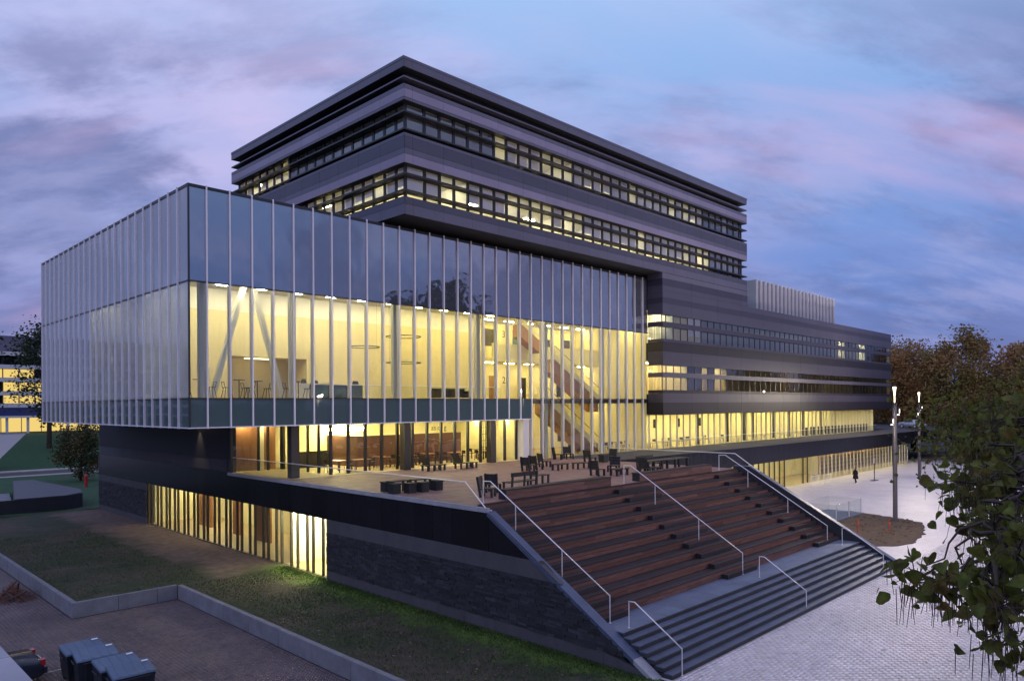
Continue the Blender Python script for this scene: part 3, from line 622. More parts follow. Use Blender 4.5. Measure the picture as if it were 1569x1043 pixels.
MB().box(tx0-.02, tx1+.02, ty0-.02, ty1, Z(31.38), Z(31.56)).build('roof_coping', 'clad_mid', TOWER)
MB().box(tx0, tx1, ty0, ty1, Z(30.20), Z(30.30)).build('ledge', 'clad_mid', TOWER)
MB().box(tx0+.1, tx1-.1, ty0+.1, ty1-.1, Z(21.36)-.03, Z(21.36)).build('soffit', 'core_dark', TOWER)
strips = [(Z(26.63), Z(28.75), Z(28.03), Z(26.90), 'upper'), (Z(22.52), Z(24.70), Z(24.03), Z(22.95), 'lower')]
px0, py0 = tx0+S, ty0+S
mod = 1.234
mxs = [px0+1.52+mod*i for i in range(35)]; mxs = [px0] + [q for q in mxs if q < tx1-S-.4] + [tx1-S]
mys = [py0+1.05+mod*i for i in range(20)]; mys = [py0] + [q for q in mys if q < ty1-S-.4] + [ty1-S]
LUMN = 0
def office(par, z0, z1, a, b_, axis, fixed, depth, lit):
    """ceiling lamps of one office room"""
    n = max(1, int((b_-a)/1.9))
    for i in range(n):
        c_ = a+(b_-a)*(i+.5)/n
        for dd in (1.3, 3.6):
            if axis == 'x': piece('luminaire', lit, par, c_-.55, c_+.55, fixed+dd, fixed+dd+.18, z1-.06, z1-.015)
            else: piece('luminaire', lit, par, fixed+dd, fixed+dd+.18, c_-.55, c_+.55, z1-.06, z1-.015)
for si, (z0, z1, zu, zl, nm) in enumerate(strips):
    # ledges
    for zz in (zu, zl):
        MB().box(tx0+.01, tx1-.01, ty0+.01, py0-.004, zz-.05, zz+.05).box(tx0+.011, px0-.004, py0, ty1-.05, zz-.049, zz+.049).box(tx1-S+.004, tx1-.012, py0, ty1-.05, zz-.049, zz+.049).build('ledge', 'frame_dark', TOWER)
    # frame grid
    mb = MB()
    for x in mxs: mb.box(x-.11, x+.11, py0+.0, py0+.10, z0, z1)
    for yv in mys[1:]: mb.box(px0, px0+.10, yv-.11, yv+.11, z0, z1)
    for zz in (zu, zl): mb.box(px0, tx1-S, py0+.005, py0+.095, zz-.09, zz+.09); mb.box(px0+.005, px0+.095, py0+.1, ty1-S, zz-.089, zz+.089)
    mb.build('window_frame', 'frame_dark', TOWER)
    small = MB()
    for i in range(len(mxs)-1):
        a, b_ = mxs[i]+.11, mxs[i+1]-.11
        piece('window_pane', 'glass_office', TOWER, a, b_, py0+.04, py0+.06, zl+.09, zu-.09)
        small.box(a, b_, py0+.041, py0+.059, zu+.09, z1-.01).box(a, b_, py0+.041, py0+.059, z0+.01, zl-.09)
    for i in range(len(mys)-1):
        a, b_ = mys[i]+.11, mys[i+1]-.11
        piece('window_pane', 'glass_office', TOWER, px0+.04, px0+.06, a, b_, zl+.09, zu-.09)
        small.box(px0+.041, px0+.059, a, b_, zu+.09, z1-.01).box(px0+.041, px0+.059, a, b_, z0+.01, zl-.09)
    small.build('transom_glazing', 'glass_office', TOWER, kind='stuff')
    MB().box(tx1-S-.06, tx1-S-.02, py0+.1, ty1-S, z0, z1).build('window_pane', 'glass_sky', TOWER)
    # rooms
    D = 5.2
    inn = MB(); inn.box(px0+D, tx1-S-.1, py0+D, py0+D+.15, z0, z1).box(px0+D, px0+D+.15, py0+D+.16, ty1-S, z0, z1)
    inn.box(px0+.12, tx1-S-.1, py0+.12, py0+D, z1-.012, z1-.004).box(px0+.12, px0+D, py0+D+.01, ty1-S, z1-.012, z1-.004)
    inn.box(px0+.12, tx1-S-.1, py0+.12, py0+D, z0+.002, z0+.012).box(px0+.12, px0+D, py0+D+.01, ty1-S, z0+.002, z0+.012)
    if nm == 'upper': segs = [(0, 6, 0), (6, 10, 1), (10, 13, 1), (13, 17, 1), (17, 20, 1), (20, 24, 1), (24, 27, 1), (27, 29, 1), (29, len(mxs)-1, 0)]
    else: segs = [(0, 4, 1), (4, 8, 1), (8, 13, 1), (13, 17, 1), (17, 21, 1), (21, 25, 1), (25, 28, 1), (28, 30, 1), (30, len(mxs)-1, 0)]
    for a, b_, lit in segs:
        xa, xb_ = mxs[a], mxs[b_]
        inn.box(xb_-.05, xb_+.05, py0+.15, py0+D, z0+.013, z1-.013)
        if lit: office(TOWER, z0, z1, xa+.2, xb_-.2, 'x', py0, D, 'lum_office')
        for i in range(a, b_):
            p = R.random()
            if nm == 'upper' and i < 6: continue
            if not lit: drop = 1.0 if p < .4 else (.5 if p < .5 else 0)
            else: drop = 0 if p < .28 else (0.45+.45*R.random() if p < .56 else 1.0)
            if nm == 'lower' and i == 2: drop = 0
            if drop:
                zb_ = (zu-.09) - drop*(zu-zl-.18)
                piece('blind', 'blind', TOWER, mxs[i]+.12, mxs[i+1]-.12, py0+.13, py0+.14, zb_, z1-.02)
    lsegs = [(0, 6, 0), (6, 12, 0), (12, 15, 1), (15, len(mys)-1, 1)] if nm == 'upper' else [(0, 3, 1), (3, 6, 1), (6, 11, 1), (11, len(mys)-1, 0)]
    for a, b_, lit in lsegs:
        inn.box(px0+.15, px0+D, mys[b_]-.05, mys[b_]+.05, z0+.013, z1-.013) if b_ > 0 else None
        if lit: office(TOWER, z0, z1, mys[a]+.3, mys[b_]-.3, 'y', px0, D, 'lum_office')
        for i in range(a, b_):
            p = R.random()
            if nm == 'upper': drop = 0.6*R.random() if (lit and p < .4) else 0
            else: drop = 0.3+.6*R.random() if p < .45 else 0
            if drop:
                zb_ = (zu-.09) - drop*(zu-zl-.18)
                piece('blind', 'blind', TOWER, px0+.13, px0+.14, mys[i]+.12, mys[i+1]-.12, zb_, z1-.02)
    inn.box(px0+.3, px0+D, py0+D-.05, py0+D+.05, z0+.013, z1-.013) if False else None
    inn.build('office_interior', 'office_wall', TOWER)

# ---------------- long wing
wx0, wx1, wy0, wy1 = X1, 117.7, 36.04, 54.0
wb = [('cladding_panel', 'clad_deep', 8.08, 9.13), ('cladding_panel', 'clad_wing', 9.13, 9.98), ('trim_panel', 'clad_deep', 9.98, 10.27),
      ('trim_panel', 'clad_dark', 11.42, 11.86), ('cladding_panel', 'clad_wing', 12.49, 13.74), ('cladding_panel', 'clad_deep', 13.74, 14.64), ('trim_panel', 'clad_wing', 14.64, 14.87),
      ('trim_panel', 'clad_wing', 15.98, 16.43), ('cladding_panel', 'clad_dark', 17.07, 18.07), ('trim_panel', 'clad_wing', 18.07, 18.60), ('cladding_panel', 'clad_dark', 18.60, 19.21)]
def wing_panels(nm, mn, z0, z1, xa, xb_):
    x_ = xa
    while x_ < xb_-.2:
        n_ = min(x_+4.9, xb_)
        piece(nm, mn, WING, x_+.008, n_-.008, wy0, wy0+.05, z0+.006, z1-.006); x_ = n_
    piece(nm, mn, WING, wx0-.05, wx0, wy0+.001, Y0-.06, z0+.006, z1-.006)
for nm, mn, a, b_ in wb: wing_panels(nm, mn, a, b_, wx0-.05, wx1)
for nm, mn, a, b_ in (('trim_panel', 'clad_dark', 19.21, 19.68), ('trim_panel', 'clad_wing', 19.68, 20.31), ('trim_panel', 'clad_mid', 20.31, 20.80)): wing_panels(nm, mn, a, b_, wx0-.05, tx1)
mb = MB()
for a, b_ in ((8.08, 10.27), (11.42, 11.86), (12.49, 14.87), (15.98, 16.43), (17.07, 19.19)):
    mb.box(wx0+.005, wx1-.05, wy0+.055, wy0+.6, a+.01, b_-.01)
mb.box(wx0+.1, tx1-.1, wy0+.06, wy0+.6, 19.2, 20.79); mb.box(wx0+.2, wx1-.05, wy0+.55, wy1, 18.9, 19.18); mb.box(wx0+.2, wx1-.05, wy0+.55, wy1, 8.1, 8.4)
mb.box(wx0+.2, wx1-.05, wy0+.6, wy0+7, 13.0, 14.6); mb.box(wx0+.2, wx1-.05, wy0+.6, wy0+7, 8.4, 9.9); mb.box(wx0+.2, wx1-.05, wy0+.6, wy0+7, 17.6, 18.9); mb.box(wx1-.3, wx1-.05, wy0+.6, wy1, 8.1, 19.18)
mb.build('core', 'core_dark', WING)
wxs = [wx0-.02, wx0+.62] + [wx0+.62+1.235*i for i in range(1, 49)]; wxs = [q for q in wxs if q < wx1-.5] + [wx1-.15]
for si, (l0, l1, u0, u1, c0, f0) in enumerate(((10.27, 11.42, 11.86, 12.49, 13.0, 9.9), (14.87, 15.98, 16.43, 17.07, 17.6, 14.6))):
    mb = MB()
    for x in wxs: mb.box(x-.035, x+.035, wy0+.09, wy0+.16, l0, l1); mb.box(x-.035, x+.035, wy0+.09, wy0+.16, u0, u1)
    mb.build('window_frame', 'frame_dark', WING, kind='stuff')
    up_ = MB()
    for i in range(len(wxs)-1):
        a, b_ = wxs[i]+.05, wxs[i+1]-.05
        piece('window_pane', 'glass_wing', WING, a, b_, wy0+.13, wy0+.15, l0, l1); up_.box(a, b_, wy0+.131, wy0+.149, u0, u1)
    for ya, yb_ in ((wy0+.2, wy0+.75), (wy0+.85, Y0-.1)):
        piece('window_pane', 'glass_wing', WING, wx0+.01, wx0+.03, ya, yb_, l0, l1); up_.box(wx0+.011, wx0+.029, ya, yb_, u0, u1)
    up_.build('transom_glazing', 'glass_wing', WING, kind='stuff')
    inn = MB(); inn.box(wx0+.1, wx1-.4, wy0+5.4, wy0+5.5, f0, c0).box(wx0+.1, wx1-.4, wy0+.62, wy0+5.4, c0-.01, c0-.002).box(wx0+.1, wx1-.4, wy0+.62, wy0+5.4, f0+.002, f0+.01)
    if si == 0: segs = [(0, 4, 1), (4, 6, 0), (6, 7, 1), (7, 8, 0), (8, 10, 1), (10, 20, 0), (20, 24, 2), (24, 30, 0), (30, len(wxs)-1, 0)]
    else: segs = [(0, 2, 1), (2, 6, 2), (6, 34, 0), (34, 36, 1), (36, 40, 0), (40, 42, 1), (42, len(wxs)-1, 0)]
    for a, b_, lit in segs:
        inn.box(wxs[b_]-.03, wxs[b_]+.03, wy0+.17, wy0+5.4, l0+.001, u1-.001); inn.box(wxs[b_]-.04, wxs[b_]+.04, wy0+.62, wy0+5.4, f0+.011, c0-.011)
        if lit: office(WING, f0, c0, wxs[a]+.1, wxs[b_]-.1, 'x', wy0+.3, 5, 'lum_bright' if lit == 1 else 'lum_dim')
        for i in range(a, b_):
            p = R.random()
            if si == 1 and 2 <= i < 6 and p < .6: piece('blind', 'blind', WING, wxs[i]+.06, wxs[i+1]-.06, wy0+.22, wy0+.23, l0+(.5*(l1-l0) if p < .2 else .02), u1)
    inn.build('office_interior', 'office_wall' if si else 'floor_in', WING)
# ground floor of the wing: glazing with pale fins
wgy = 37.75; gx = [wx0+.2+1.18*i for i in range(51)]; gx = [q for q in gx if q < 114.9]
for i in range(len(gx)-1): piece('glass_pane', 'glass_clear', WING, gx[i]+.03, gx[i+1]-.03, wgy+.05, wgy+.08, T+.03, 8.08)
for i, x in enumerate(gx): piece('fin', 'fin_warm', WING, x-.045, x+.045, wgy-.10, wgy+.04, T+.02, 8.08)
MB().box(wx0, 114.9, wgy, wgy+9, T-.03, T+.012).build('floor', 'floor_in', WING)
MB().box(wx0, 115, wgy+5.4, wgy+5.6, T, 8.1).box(114.8, 115.0, wgy, wgy+5.4, T, 8.1).build('interior_wall', 'paint_cream', WING)
for x in np.arange(wx0+1.2, 114, 2.6):
    piece('luminaire', 'lum_pav', WING, x-.5, x+.5, wgy+1.6, wgy+1.8, 8.0, 8.05); piece('luminaire', 'lum_pav', WING, x-.5, x+.5, wgy+4.0, wgy+4.2, 8.0, 8.05)
for i, x in enumerate((58.0, 59.4, 61.9, 64.8, 69.5, 74.0)): piece('display_board', 'screen', WING, x, x+.42, wgy+5.3, wgy+5.38, 6.5, 7.4)
for i, x in enumerate((66.3, 72.6, 76.5, 78.5, 84.0, 88.2, 92.5, 98.0)): piece('dark_post', 'black', WING, x, x+.25, wgy+1.0, wgy+1.25, T, 8.0)
MB().box(wx0-.0, wx1-.1, wy0+.056, wgy+6, 8.02, 8.075).build('soffit', 'clad_deep', WING)
# roof plant room with fins
rb = [82.0, 105.6, 40.0, 50.0]
MB().box(rb[0]+.06, rb[1]-.06, rb[2]+.06, rb[3], 18.9, 23.66).build('plant_room_body', 'core_dark', WING)
rx = [rb[0]+1.124*i for i in range(22)]
for a, b_ in zip(rx[:-1], rx[1:]): piece('opaque_pane', 'glass_sky', WING, a+.02, b_-.02, rb[2], rb[2]+.04, 19.2, 23.62)
for x in rx: piece('fin', 'fin_alu', WING, x-.04, x+.04, rb[2]-.25, rb[2]-.002, 19.2, 23.78)
MB().box(rb[0], rb[1], rb[2]-.02, rb[3], 23.665, 23.75).box(rb[0]-.02, rb[0]+.04, rb[2]+.05, rb[3], 19.2, 23.66).build('plant_room_frame', 'glass_frit_sheen', WING)

# ---------------- plinth
def YB(v): return v
FB, FT = 3.13, 4.67
# black metal fascia, panel by panel
y = 45.2
yy = [71.3]
while yy[-1] > 23.0: yy.append(yy[-1]-1.26)
yy[-1] = 21.16
for a, b_ in zip(yy[1:], yy[:-1]): piece('fascia_panel', 'fascia_black', BASE, FX, FX+.06, a+.008, b_-.008, FB, FT)
# sloped end piece of the fascia beside the stair
MB().prism([(21.15, FB), (21.15, FT), (18.55, FB)], FX+.002, FX+.06, 'x').build('fascia_panel', 'fascia_black', BASE)
xx = [43.4]
while xx[-1] < 122: xx.append(xx[-1]+1.26)
for a, b_ in zip(xx[:-1], xx[1:]): piece('fascia_panel', 'fascia_black', BASE, a+.008, b_-.008, 32.4, 32.46, 3.15, T-.03)
MB().box(43.3, 123, 32.38, 32.5, T-.03, T+.01).build('edge_trim', 'steel_dark', BASE)
MB().box(FX-.01, FX+.14, 21.2, 45.2, FT, T+.004).build('edge_trim', 'coping_pale', BASE)
MB().box(FX+.0, FX+.14, 45.2, 71.3, FT, T+.03).build('edge_trim', 'fascia_black', BASE)
# soffit / slab
MB().box(FX+.07, 43.3, 22.4, 71.2, FB+.02, FT-.01).box(43.3, 123, 32.47, 37.7, 3.2, T-.035).build('slab', 'core_dark', BASE)
# stone walls: concrete bands plus split-faced courses
for (ya, yb_) in ((13.6, 33.40), (59.62, 71.4)):
    n = int((yb_-ya)/1.65)
    for i in range(n):
        a = ya+(yb_-ya)*i/n; b_ = ya+(yb_-ya)*(i+1)/n
        top = min(0.47, max(.05, (a-13.32)*.596+.02))
        if a > 14.2: piece('concrete_panel', 'concrete', BASE, FX-.012, FX+.2, a+.006, b_-.006, -.1, .47)
        else: MB().prism([(a, -.1), (b_-.006, -.1), (b_-.006, min(.47, (b_-13.32)*.596-.03)), (a, max(-.05, (a-13.32)*.596-.03))], FX-.012, FX+.2, 'x').build('concrete_panel', 'concrete', BASE)
    if ya < 20:
        MB().prism([(33.40, 2.45), (33.40, FB-.006), (18.5, FB-.006), (17.35, 2.45)], FX-.006, FX+.2, 'x').build('concrete_band', 'concrete', BASE)
    else: MB().box(FX-.006, FX+.2, ya, yb_, 2.6, FB-.006).build('concrete_band', 'concrete', BASE)
rs = np.random.RandomState(3); mb = MB(); 
for (ya, yb_, ztop) in ((13.6, 33.38, 2.45), (59.64, 71.38, 2.6)):
    z = 0.475
    while z < ztop-.03:
        h = min(rs.choice([.07, .09, .11, .14]), ztop-z); yv = ya
        while yv < yb_:
            w = rs.uniform(.22, .75); e = min(yv+w, yb_); d = rs.uniform(0, .05)
            lim = 13.32+(z+h+.06)/.596 if ya < 20 else 0
            if e-.02 > max(yv, lim): mb.box(FX-.004-d, FX+.15, max(yv, lim)+.003, e-.003, z+.003, z+h-.003)
            yv = e
        z += h
st = mb.build('stone_courses', 'stone', BASE, kind='stuff'); at = st.data.attributes.new('tone', 'FLOAT', 'FACE')
at.data.foreach_set('value', np.repeat(np.clip(rs.lognormal(0, .30, len(st.data.polygons)//6), .4, 2.6), 6).astype(np.float32))
MB().prism([(14.0, .0), (33.39, .0), (33.39, FB-.02), (18.45, FB-.02)], FX+.05, FX+.3, 'x').box(FX+.05, FX+.3, 59.63, 71.35, 0, FB-.02).build('wall_core', 'core_dark', BASE)
MB().box(FX, 30, 71.4, 71.6, -.1, T).build('end_wall', 'concrete', BASE)
add_tone('stone')
# lower glazing towards the lawn
ly = [33.42]; pat = (.62, 1.0, .62, 1.05, .7, 1.1)
i = 0
while ly[-1] < 59.0: ly.append(ly[-1]+pat[i % 6]); i += 1
ly[-1] = 59.60
for a, b_ in zip(ly[:-1], ly[1:]): piece('glass_pane', 'glass_clear', BASE, FX+.16, FX+.18, a+.05, b_-.05, .06, FB-.01)
for j, yv in enumerate(ly):
    piece('mullion', 'frame_bronze', BASE, FX+.12, FX+.26, yv-.05, yv+.05, .0, FB-.01)
MB().box(FX+.1, FX+.3, 33.42, 59.6, -.05, .05).build('sill', 'frame_bronze', BASE)
MB().box(FX+.2, 27.5, 33.4, 59.6, .0, .03).build('floor', 'floor_in', BASE)
MB().box(FX+.2, 24.5, 33.15, 33.3, 0, FB).box(24.4, 24.55, 33.3, 38.2, 0, FB).box(FX+.6, 24.4, 38.2, 38.3, 0, FB).build('interior_wall', 'paint_white', BASE)
MB().box(25.3, 25.5, 38.3, 59.6, 0, FB).box(FX+.6, 27.3, 59.6, 59.75, 0, FB).build('interior_wall', 'paint_cream', BASE)
for a, b_ in ((40.2, 41.6), (44.8, 46.6), (49.2, 50.2), (54.0, 56.0)): MB().box(22.6, 22.8, a, b_, 0, FB).build('interior_partition', 'wood_panel', BASE)
for yv in np.arange(34.2, 38, 1.6): piece('luminaire', 'lum_bright', BASE, 21.4, 22.6, yv-.1, yv+.1, FB-.05, FB+.0)
for yv in np.arange(33.9, 38.2, 1.0): piece('luminaire', 'lum_bright', BASE, 20.75, 21.0, yv-.3, yv+.3, FB-.05, FB+.0)  # extra row added close to the glass to throw light on the grass
for yv in np.arange(39.5, 59, 2.4): piece('luminaire', 'lum_low', BASE, 23.0, 24.0, yv-.1, yv+.1, FB-.05, FB+.0)
for yv in (50.5, 53.0, 55.5, 57.8): piece('luminaire', 'lum_low', BASE, 21.4, 22.2, yv-.1, yv+.1, FB-.05, FB+.0)
# lower glazing below the wing, towards the plaza
lyy = 34.0; lx = [46.0]
while lx[-1] < 118: lx.append(lx[-1]+1.2)
for a, b_ in zip(lx[:-1], lx[1:]): piece('glass_pane', 'glass_clear', BASE, a+.05, b_-.05, lyy+.05, lyy+.08, .05, 3.15)
for i, x in enumerate([q for q in lx if not 76.2 < q < 80.4]): piece('fin', 'fin_warm' if x > 82.5 else 'frame_bronze', BASE, x-.05, x+.05, lyy-.08, lyy+.04, .02, 3.15)
MB().box(46, 118.2, lyy-.05, lyy+7, -.02, .02).build('floor', 'floor_in', BASE)
MB().box(46, 92, lyy+5, lyy+5.2, 0, 3.2).box(91.9, 92, lyy+2.8, lyy+5, 0, 3.2).build('interior_wall', 'paint_cream', BASE)
MB().box(92.0, 118.2, lyy+2.6, lyy+2.8, 0, 3.2).build('interior_wall', 'veneer', BASE)
for zz in (0.55, 1.05, 1.55, 2.05): MB().box(92.2, 118, lyy+2.3, lyy+2.6, zz, zz+.04).build('shelf', 'wood_dark', BASE)
for x in np.arange(47, 81, 2.4): piece('luminaire', 'lum_pav', BASE, x-.4, x+.4, lyy+2.0, lyy+2.2, 3.1, 3.15)
for x in np.arange(83, 118, 2.4): piece('luminaire', 'lum_pav', BASE, x-.4, x+.4, lyy+1.4, lyy+1.55, 3.1, 3.15)

# ---------------- terrace
def deck_mat():
    ma, nt = nodes_of('deck'); L = nt.links.new
    out = nt.nodes.new('ShaderNodeOutputMaterial'); b = nt.nodes.new('ShaderNodeBsdfPrincipled'); L(b.outputs[0], out.inputs[0]); b.inputs['Roughness'].default_value = 0.6
    geo = nt.nodes.new('ShaderNodeNewGeometry'); br = nt.nodes.new('ShaderNodeTexBrick'); L(geo.outputs['Position'], br.inputs['Vector']); br.inputs['Scale'].default_value = 1
    br.inputs['Color1'].default_value = (0.33, 0.185, 0.17, 1); br.inputs['Color2'].default_value = (0.26, 0.145, 0.14, 1); br.inputs['Mortar'].default_value = (0.04, 0.03, 0.03, 1)
    br.inputs['Brick Width'].default_value = 3.6; br.inputs['Row Height'].default_value = 0.145; br.inputs['Mortar Size'].default_value = 0.006
    n = nt.nodes.new('ShaderNodeTexNoise'); n.inputs['Scale'].default_value = 1.2; n.inputs['Detail'].default_value = 8; L(geo.outputs['Position'], n.inputs['Vector'])
    mr = nt.nodes.new('ShaderNodeMapRange'); mr.inputs['From Min'].default_value = .3; mr.inputs['From Max'].default_value = .7; mr.inputs['To Min'].default_value = .75; mr.inputs['To Max'].default_value = 1.2; L(n.outputs['Fac'], mr.inputs['Value'])
    vm = nt.nodes.new('ShaderNodeVectorMath'); vm.operation = 'SCALE'; L(br.outputs[0], vm.inputs[0]); L(mr.outputs[0], vm.inputs['Scale']); L(vm.outputs[0], b.inputs['Base Color'])
    bp = nt.nodes.new('ShaderNodeBump'); bp.inputs['Distance'].default_value = 0.008; bp.invert = True; L(br.outputs['Fac'], bp.inputs['Height']); L(bp.outputs[0], b.inputs['Normal'])
deck_mat()
MB().box(FX+.141, 43.1, 22.26, 37.6, T-.1, T).box(FX+.141, 40.0, 37.6, 38.5, T-.1, T).box(FX+.141, 23.3, 38.5, 45.0, T-.1, T).box(43.1, 43.3, 32.6, 37.6, T-.1, T).build('terrace', 'deck', kind='structure')
MB().box(43.3, 123, 32.5, 37.74, T-.03, T-.001).build('terrace', 'concrete', kind='structure')

# ================================================================== GRANDSTAND AND STEPS
SX0, SX1 = 20.47, 43.0
L0 = 1.13; NT = 10; RUN, RISE = 0.66, (T-L0)/10; GY0 = 16.30
AIS = [(SX0, 22.3), (30.0, 32.7), (40.1, SX1)]
G = thing('timber_grandstand', 'broad brown timber seating stair rising from slate landing to terrace', 'grandstand', (31.7, 19.0, 0)); GO = Vector((31.7, 19.0, 0))
def gp(name, mname, x0, x1, y0, y1, z0, z1, par=None, o=GO): return piece(name, mname, par or G, x0-o.x, x1-o.x, y0-o.y, y1-o.y, z0-o.z, z1-o.z)
mb = MB()
for k in range(NT):
    mb.box(SX0-GO.x, SX1-GO.x, GY0+RUN*k+.05-GO.y, 22.9-GO.y, (L0-.05 if k == 0 else L0+RISE*k-.06), L0+RISE*(k+1)-.045)
mb.build('under_frame', 'core_dark', G)
def cuts(a, b_, lo, hi):
    r_ = [a]; 
    while b_-r_[-1] > hi: r_.append(r_[-1]+R.uniform(lo, hi))
    return r_+[b_]
for k in range(NT):
    y_ = GY0+RUN*k; zb_ = L0+RISE*k
    for row in range(2):
        cs = cuts(SX0, SX1, 2.2, 4.6)
        for a, b_ in zip(cs[:-1], cs[1:]):
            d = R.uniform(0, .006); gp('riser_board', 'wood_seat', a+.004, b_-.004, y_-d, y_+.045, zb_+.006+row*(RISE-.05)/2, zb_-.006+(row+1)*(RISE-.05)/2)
    if k < NT-1:
        for row in range(3):
            cs = cuts(SX0, SX1, 4.0, 7.0)
            for a, b_ in zip(cs[:-1], cs[1:]):
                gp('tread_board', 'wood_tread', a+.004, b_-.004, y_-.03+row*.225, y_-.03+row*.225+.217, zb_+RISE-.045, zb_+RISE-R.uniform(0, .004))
    else: gp('tread_board', 'wood_tread', SX0, SX1, y_-.03, y_+.2, zb_+RISE-.045, zb_+RISE)
    for ai, (a, b_) in enumerate(AIS):
        gp('half_step', 'wood_tread', a, b_, y_-.34, y_-.035, zb_+.002, zb_+RISE/2)
        if ai: gp('step_end_shade', 'black', a-.16, a-.004, y_-.34, y_-.06, zb_+.002, zb_+RISE/2+.02)  # black block put in for the shade on the half step's end
for a, b_ in ((22.35, 29.9), (32.45, 40.05)):
    t_ = gp('bench_back', 'wood_dark', a, b_, 22.50, 22.95, T+.002, T+.40)
    for row in range(2):
        cs = cuts(a, b_, 1.8, 3.4)
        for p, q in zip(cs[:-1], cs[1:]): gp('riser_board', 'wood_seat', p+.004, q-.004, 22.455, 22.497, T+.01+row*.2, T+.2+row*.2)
    gp('bench_top', 'wood_tread', a-.02, b_+.02, 22.44, 23.0, T+.405, T+.45)
# flank walls of the stair
FLK = [(13.30, 0.0), (21.2, 4.71)]
cs = [13.32, 14.15, 15.3, 16.5, 17.6, 18.45, 21.22]
for i, (a, b_) in enumerate(zip(cs[:-1], cs[1:])):
    za, zb_ = (a-13.32)*.596, (b_-13.32)*.596
    pr = MB().prism([(a+.006-GO.y, za-.16), (b_-.006-GO.y, zb_-.16), (b_-.006-GO.y, zb_), (a+.006-GO.y, za)], FX-.03-GO.x, 20.46-GO.x, 'x')
    o = pr.build('coping_stone', 'coping_pale' if i == 0 else 'curb_slate', G); fix_normals(o.data)
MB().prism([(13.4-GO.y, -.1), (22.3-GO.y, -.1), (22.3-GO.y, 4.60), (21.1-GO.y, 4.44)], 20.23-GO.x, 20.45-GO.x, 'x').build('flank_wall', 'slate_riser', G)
pr = MB().prism([(12.85-GO.y, -.02), (22.6-GO.y, -.02), (22.6-GO.y, 5.0), (21.5-GO.y, 5.0), (13.02-GO.y, .24), (12.85-GO.y, .20)], 43.02-GO.x, 43.38-GO.x, 'x'); o = pr.build('flank_wall', 'slate_riser', G); fix_normals(o.data)
pr = MB().prism([(12.83-GO.y, .205), (13.02-GO.y, .245), (21.5-GO.y, 5.005), (22.6-GO.y, 5.005), (22.6-GO.y, 5.04), (21.48-GO.y, 5.04), (13.0-GO.y, .28), (12.83-GO.y, .24)], 43.0-GO.x, 43.40-GO.x, 'x'); o = pr.build('coping_stone', 'curb_slate', G); fix_normals(o.data)

ST = thing('slate_steps', 'wide flight of blue grey slate steps below the timber grandstand', 'steps', (31.7, 14.0, 0)); SO = Vector((31.7, 14.0, 0))
SY = 12.95; SRUN, SRISE = 0.325, L0/7
for k in range(7):
    y_ = SY+SRUN*k; z1 = SRISE*(k+1)
    cs = cuts(20.46, 43.0, 1.2, 1.9)
    for a, b_ in zip(cs[:-1], cs[1:]):
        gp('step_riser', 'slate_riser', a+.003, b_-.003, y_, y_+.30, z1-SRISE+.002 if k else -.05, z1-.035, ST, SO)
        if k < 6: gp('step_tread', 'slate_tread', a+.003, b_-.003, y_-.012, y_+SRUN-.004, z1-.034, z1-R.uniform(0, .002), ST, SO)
for row in range(2):
    cs = cuts(20.46, 43.0, .8, 1.1)
    for a, b_ in zip(cs[:-1], cs[1:]):
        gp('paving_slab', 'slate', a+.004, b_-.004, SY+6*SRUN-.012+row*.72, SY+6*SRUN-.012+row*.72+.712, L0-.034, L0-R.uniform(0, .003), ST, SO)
mb = MB()
for k in range(7): mb.box(20.47-SO.x, 42.99-SO.x, SY+SRUN*k+.28-SO.y, 16.6-SO.y, -.05 if k == 0 else SRISE*k-.06, SRISE*(k+1)-.04)
mb.build('under_frame', 'core_dark', ST)

# steel handrails
def rail_low(X, dy, label):
    t = thing('handrail', label, 'handrail', (X, 13.0, 0), group='steel handrails on the stairs')
    MB().tube([(0, 2.07+dy, 2.06), (0, 1.82+dy, 2.08), (0, -.08+dy, .88)], .024, 8).build('rail', 'steel', t, smooth=True)
    for yv, z0, z1 in ((2.06, L0, 2.06), (-.07, 0, .88)):
        MB().tube([(0, yv+dy, z0), (0, yv+dy, z1)], .02, 8).tube([(0, yv+dy, z0), (0, yv+dy, z0+.012)], .05, 8).build('post', 'steel', t, smooth=False)
rail_low(21.04, 0, 'short steel handrail on the slate steps nearest the sloping left curb')
rail_low(31.24, .1, 'short steel handrail in the middle of the slate steps')
rail_low(41.42, .2, 'short steel handrail on the slate steps beside the dark flank wall')
def rail_high(X, dy, label):
    t = thing('handrail', label, 'handrail', (X, 16.0, L0), group='steel handrails on the stairs')
    MB().tube([(0, 6.55+dy, 5.78-L0), (0, 6.1+dy, 5.80-L0), (0, -.12+dy, 2.10-L0)], .024, 8).build('rail', 'steel', t, smooth=True)
    for yv in (-.11, 2.15, 4.62, 6.54):
        k = (yv+16+dy-GY0)/RUN; z0 = L0+RISE*max(0, math.floor(k)+1) if k > 0 else L0
        z0 = min(z0, T); zt_ = 5.79 if yv > 6 else 2.10+(yv+.12)*(5.80-2.10)/6.22
        MB().tube([(0, yv+dy, z0-L0-.02), (0, yv+dy, zt_-L0)], .02, 8).tube([(0, yv+dy, z0-L0), (0, yv+dy, z0-L0+.015)], .055, 8).build('post', 'steel', t)
rail_high(21.04, 0, 'long steel handrail on the grandstand beside the sloping left curb')
rail_high(31.24, .08, 'long steel handrail down the middle aisle of the grandstand')
rail_high(41.42, .18, 'long steel handrail on the grandstand beside the dark flank wall')

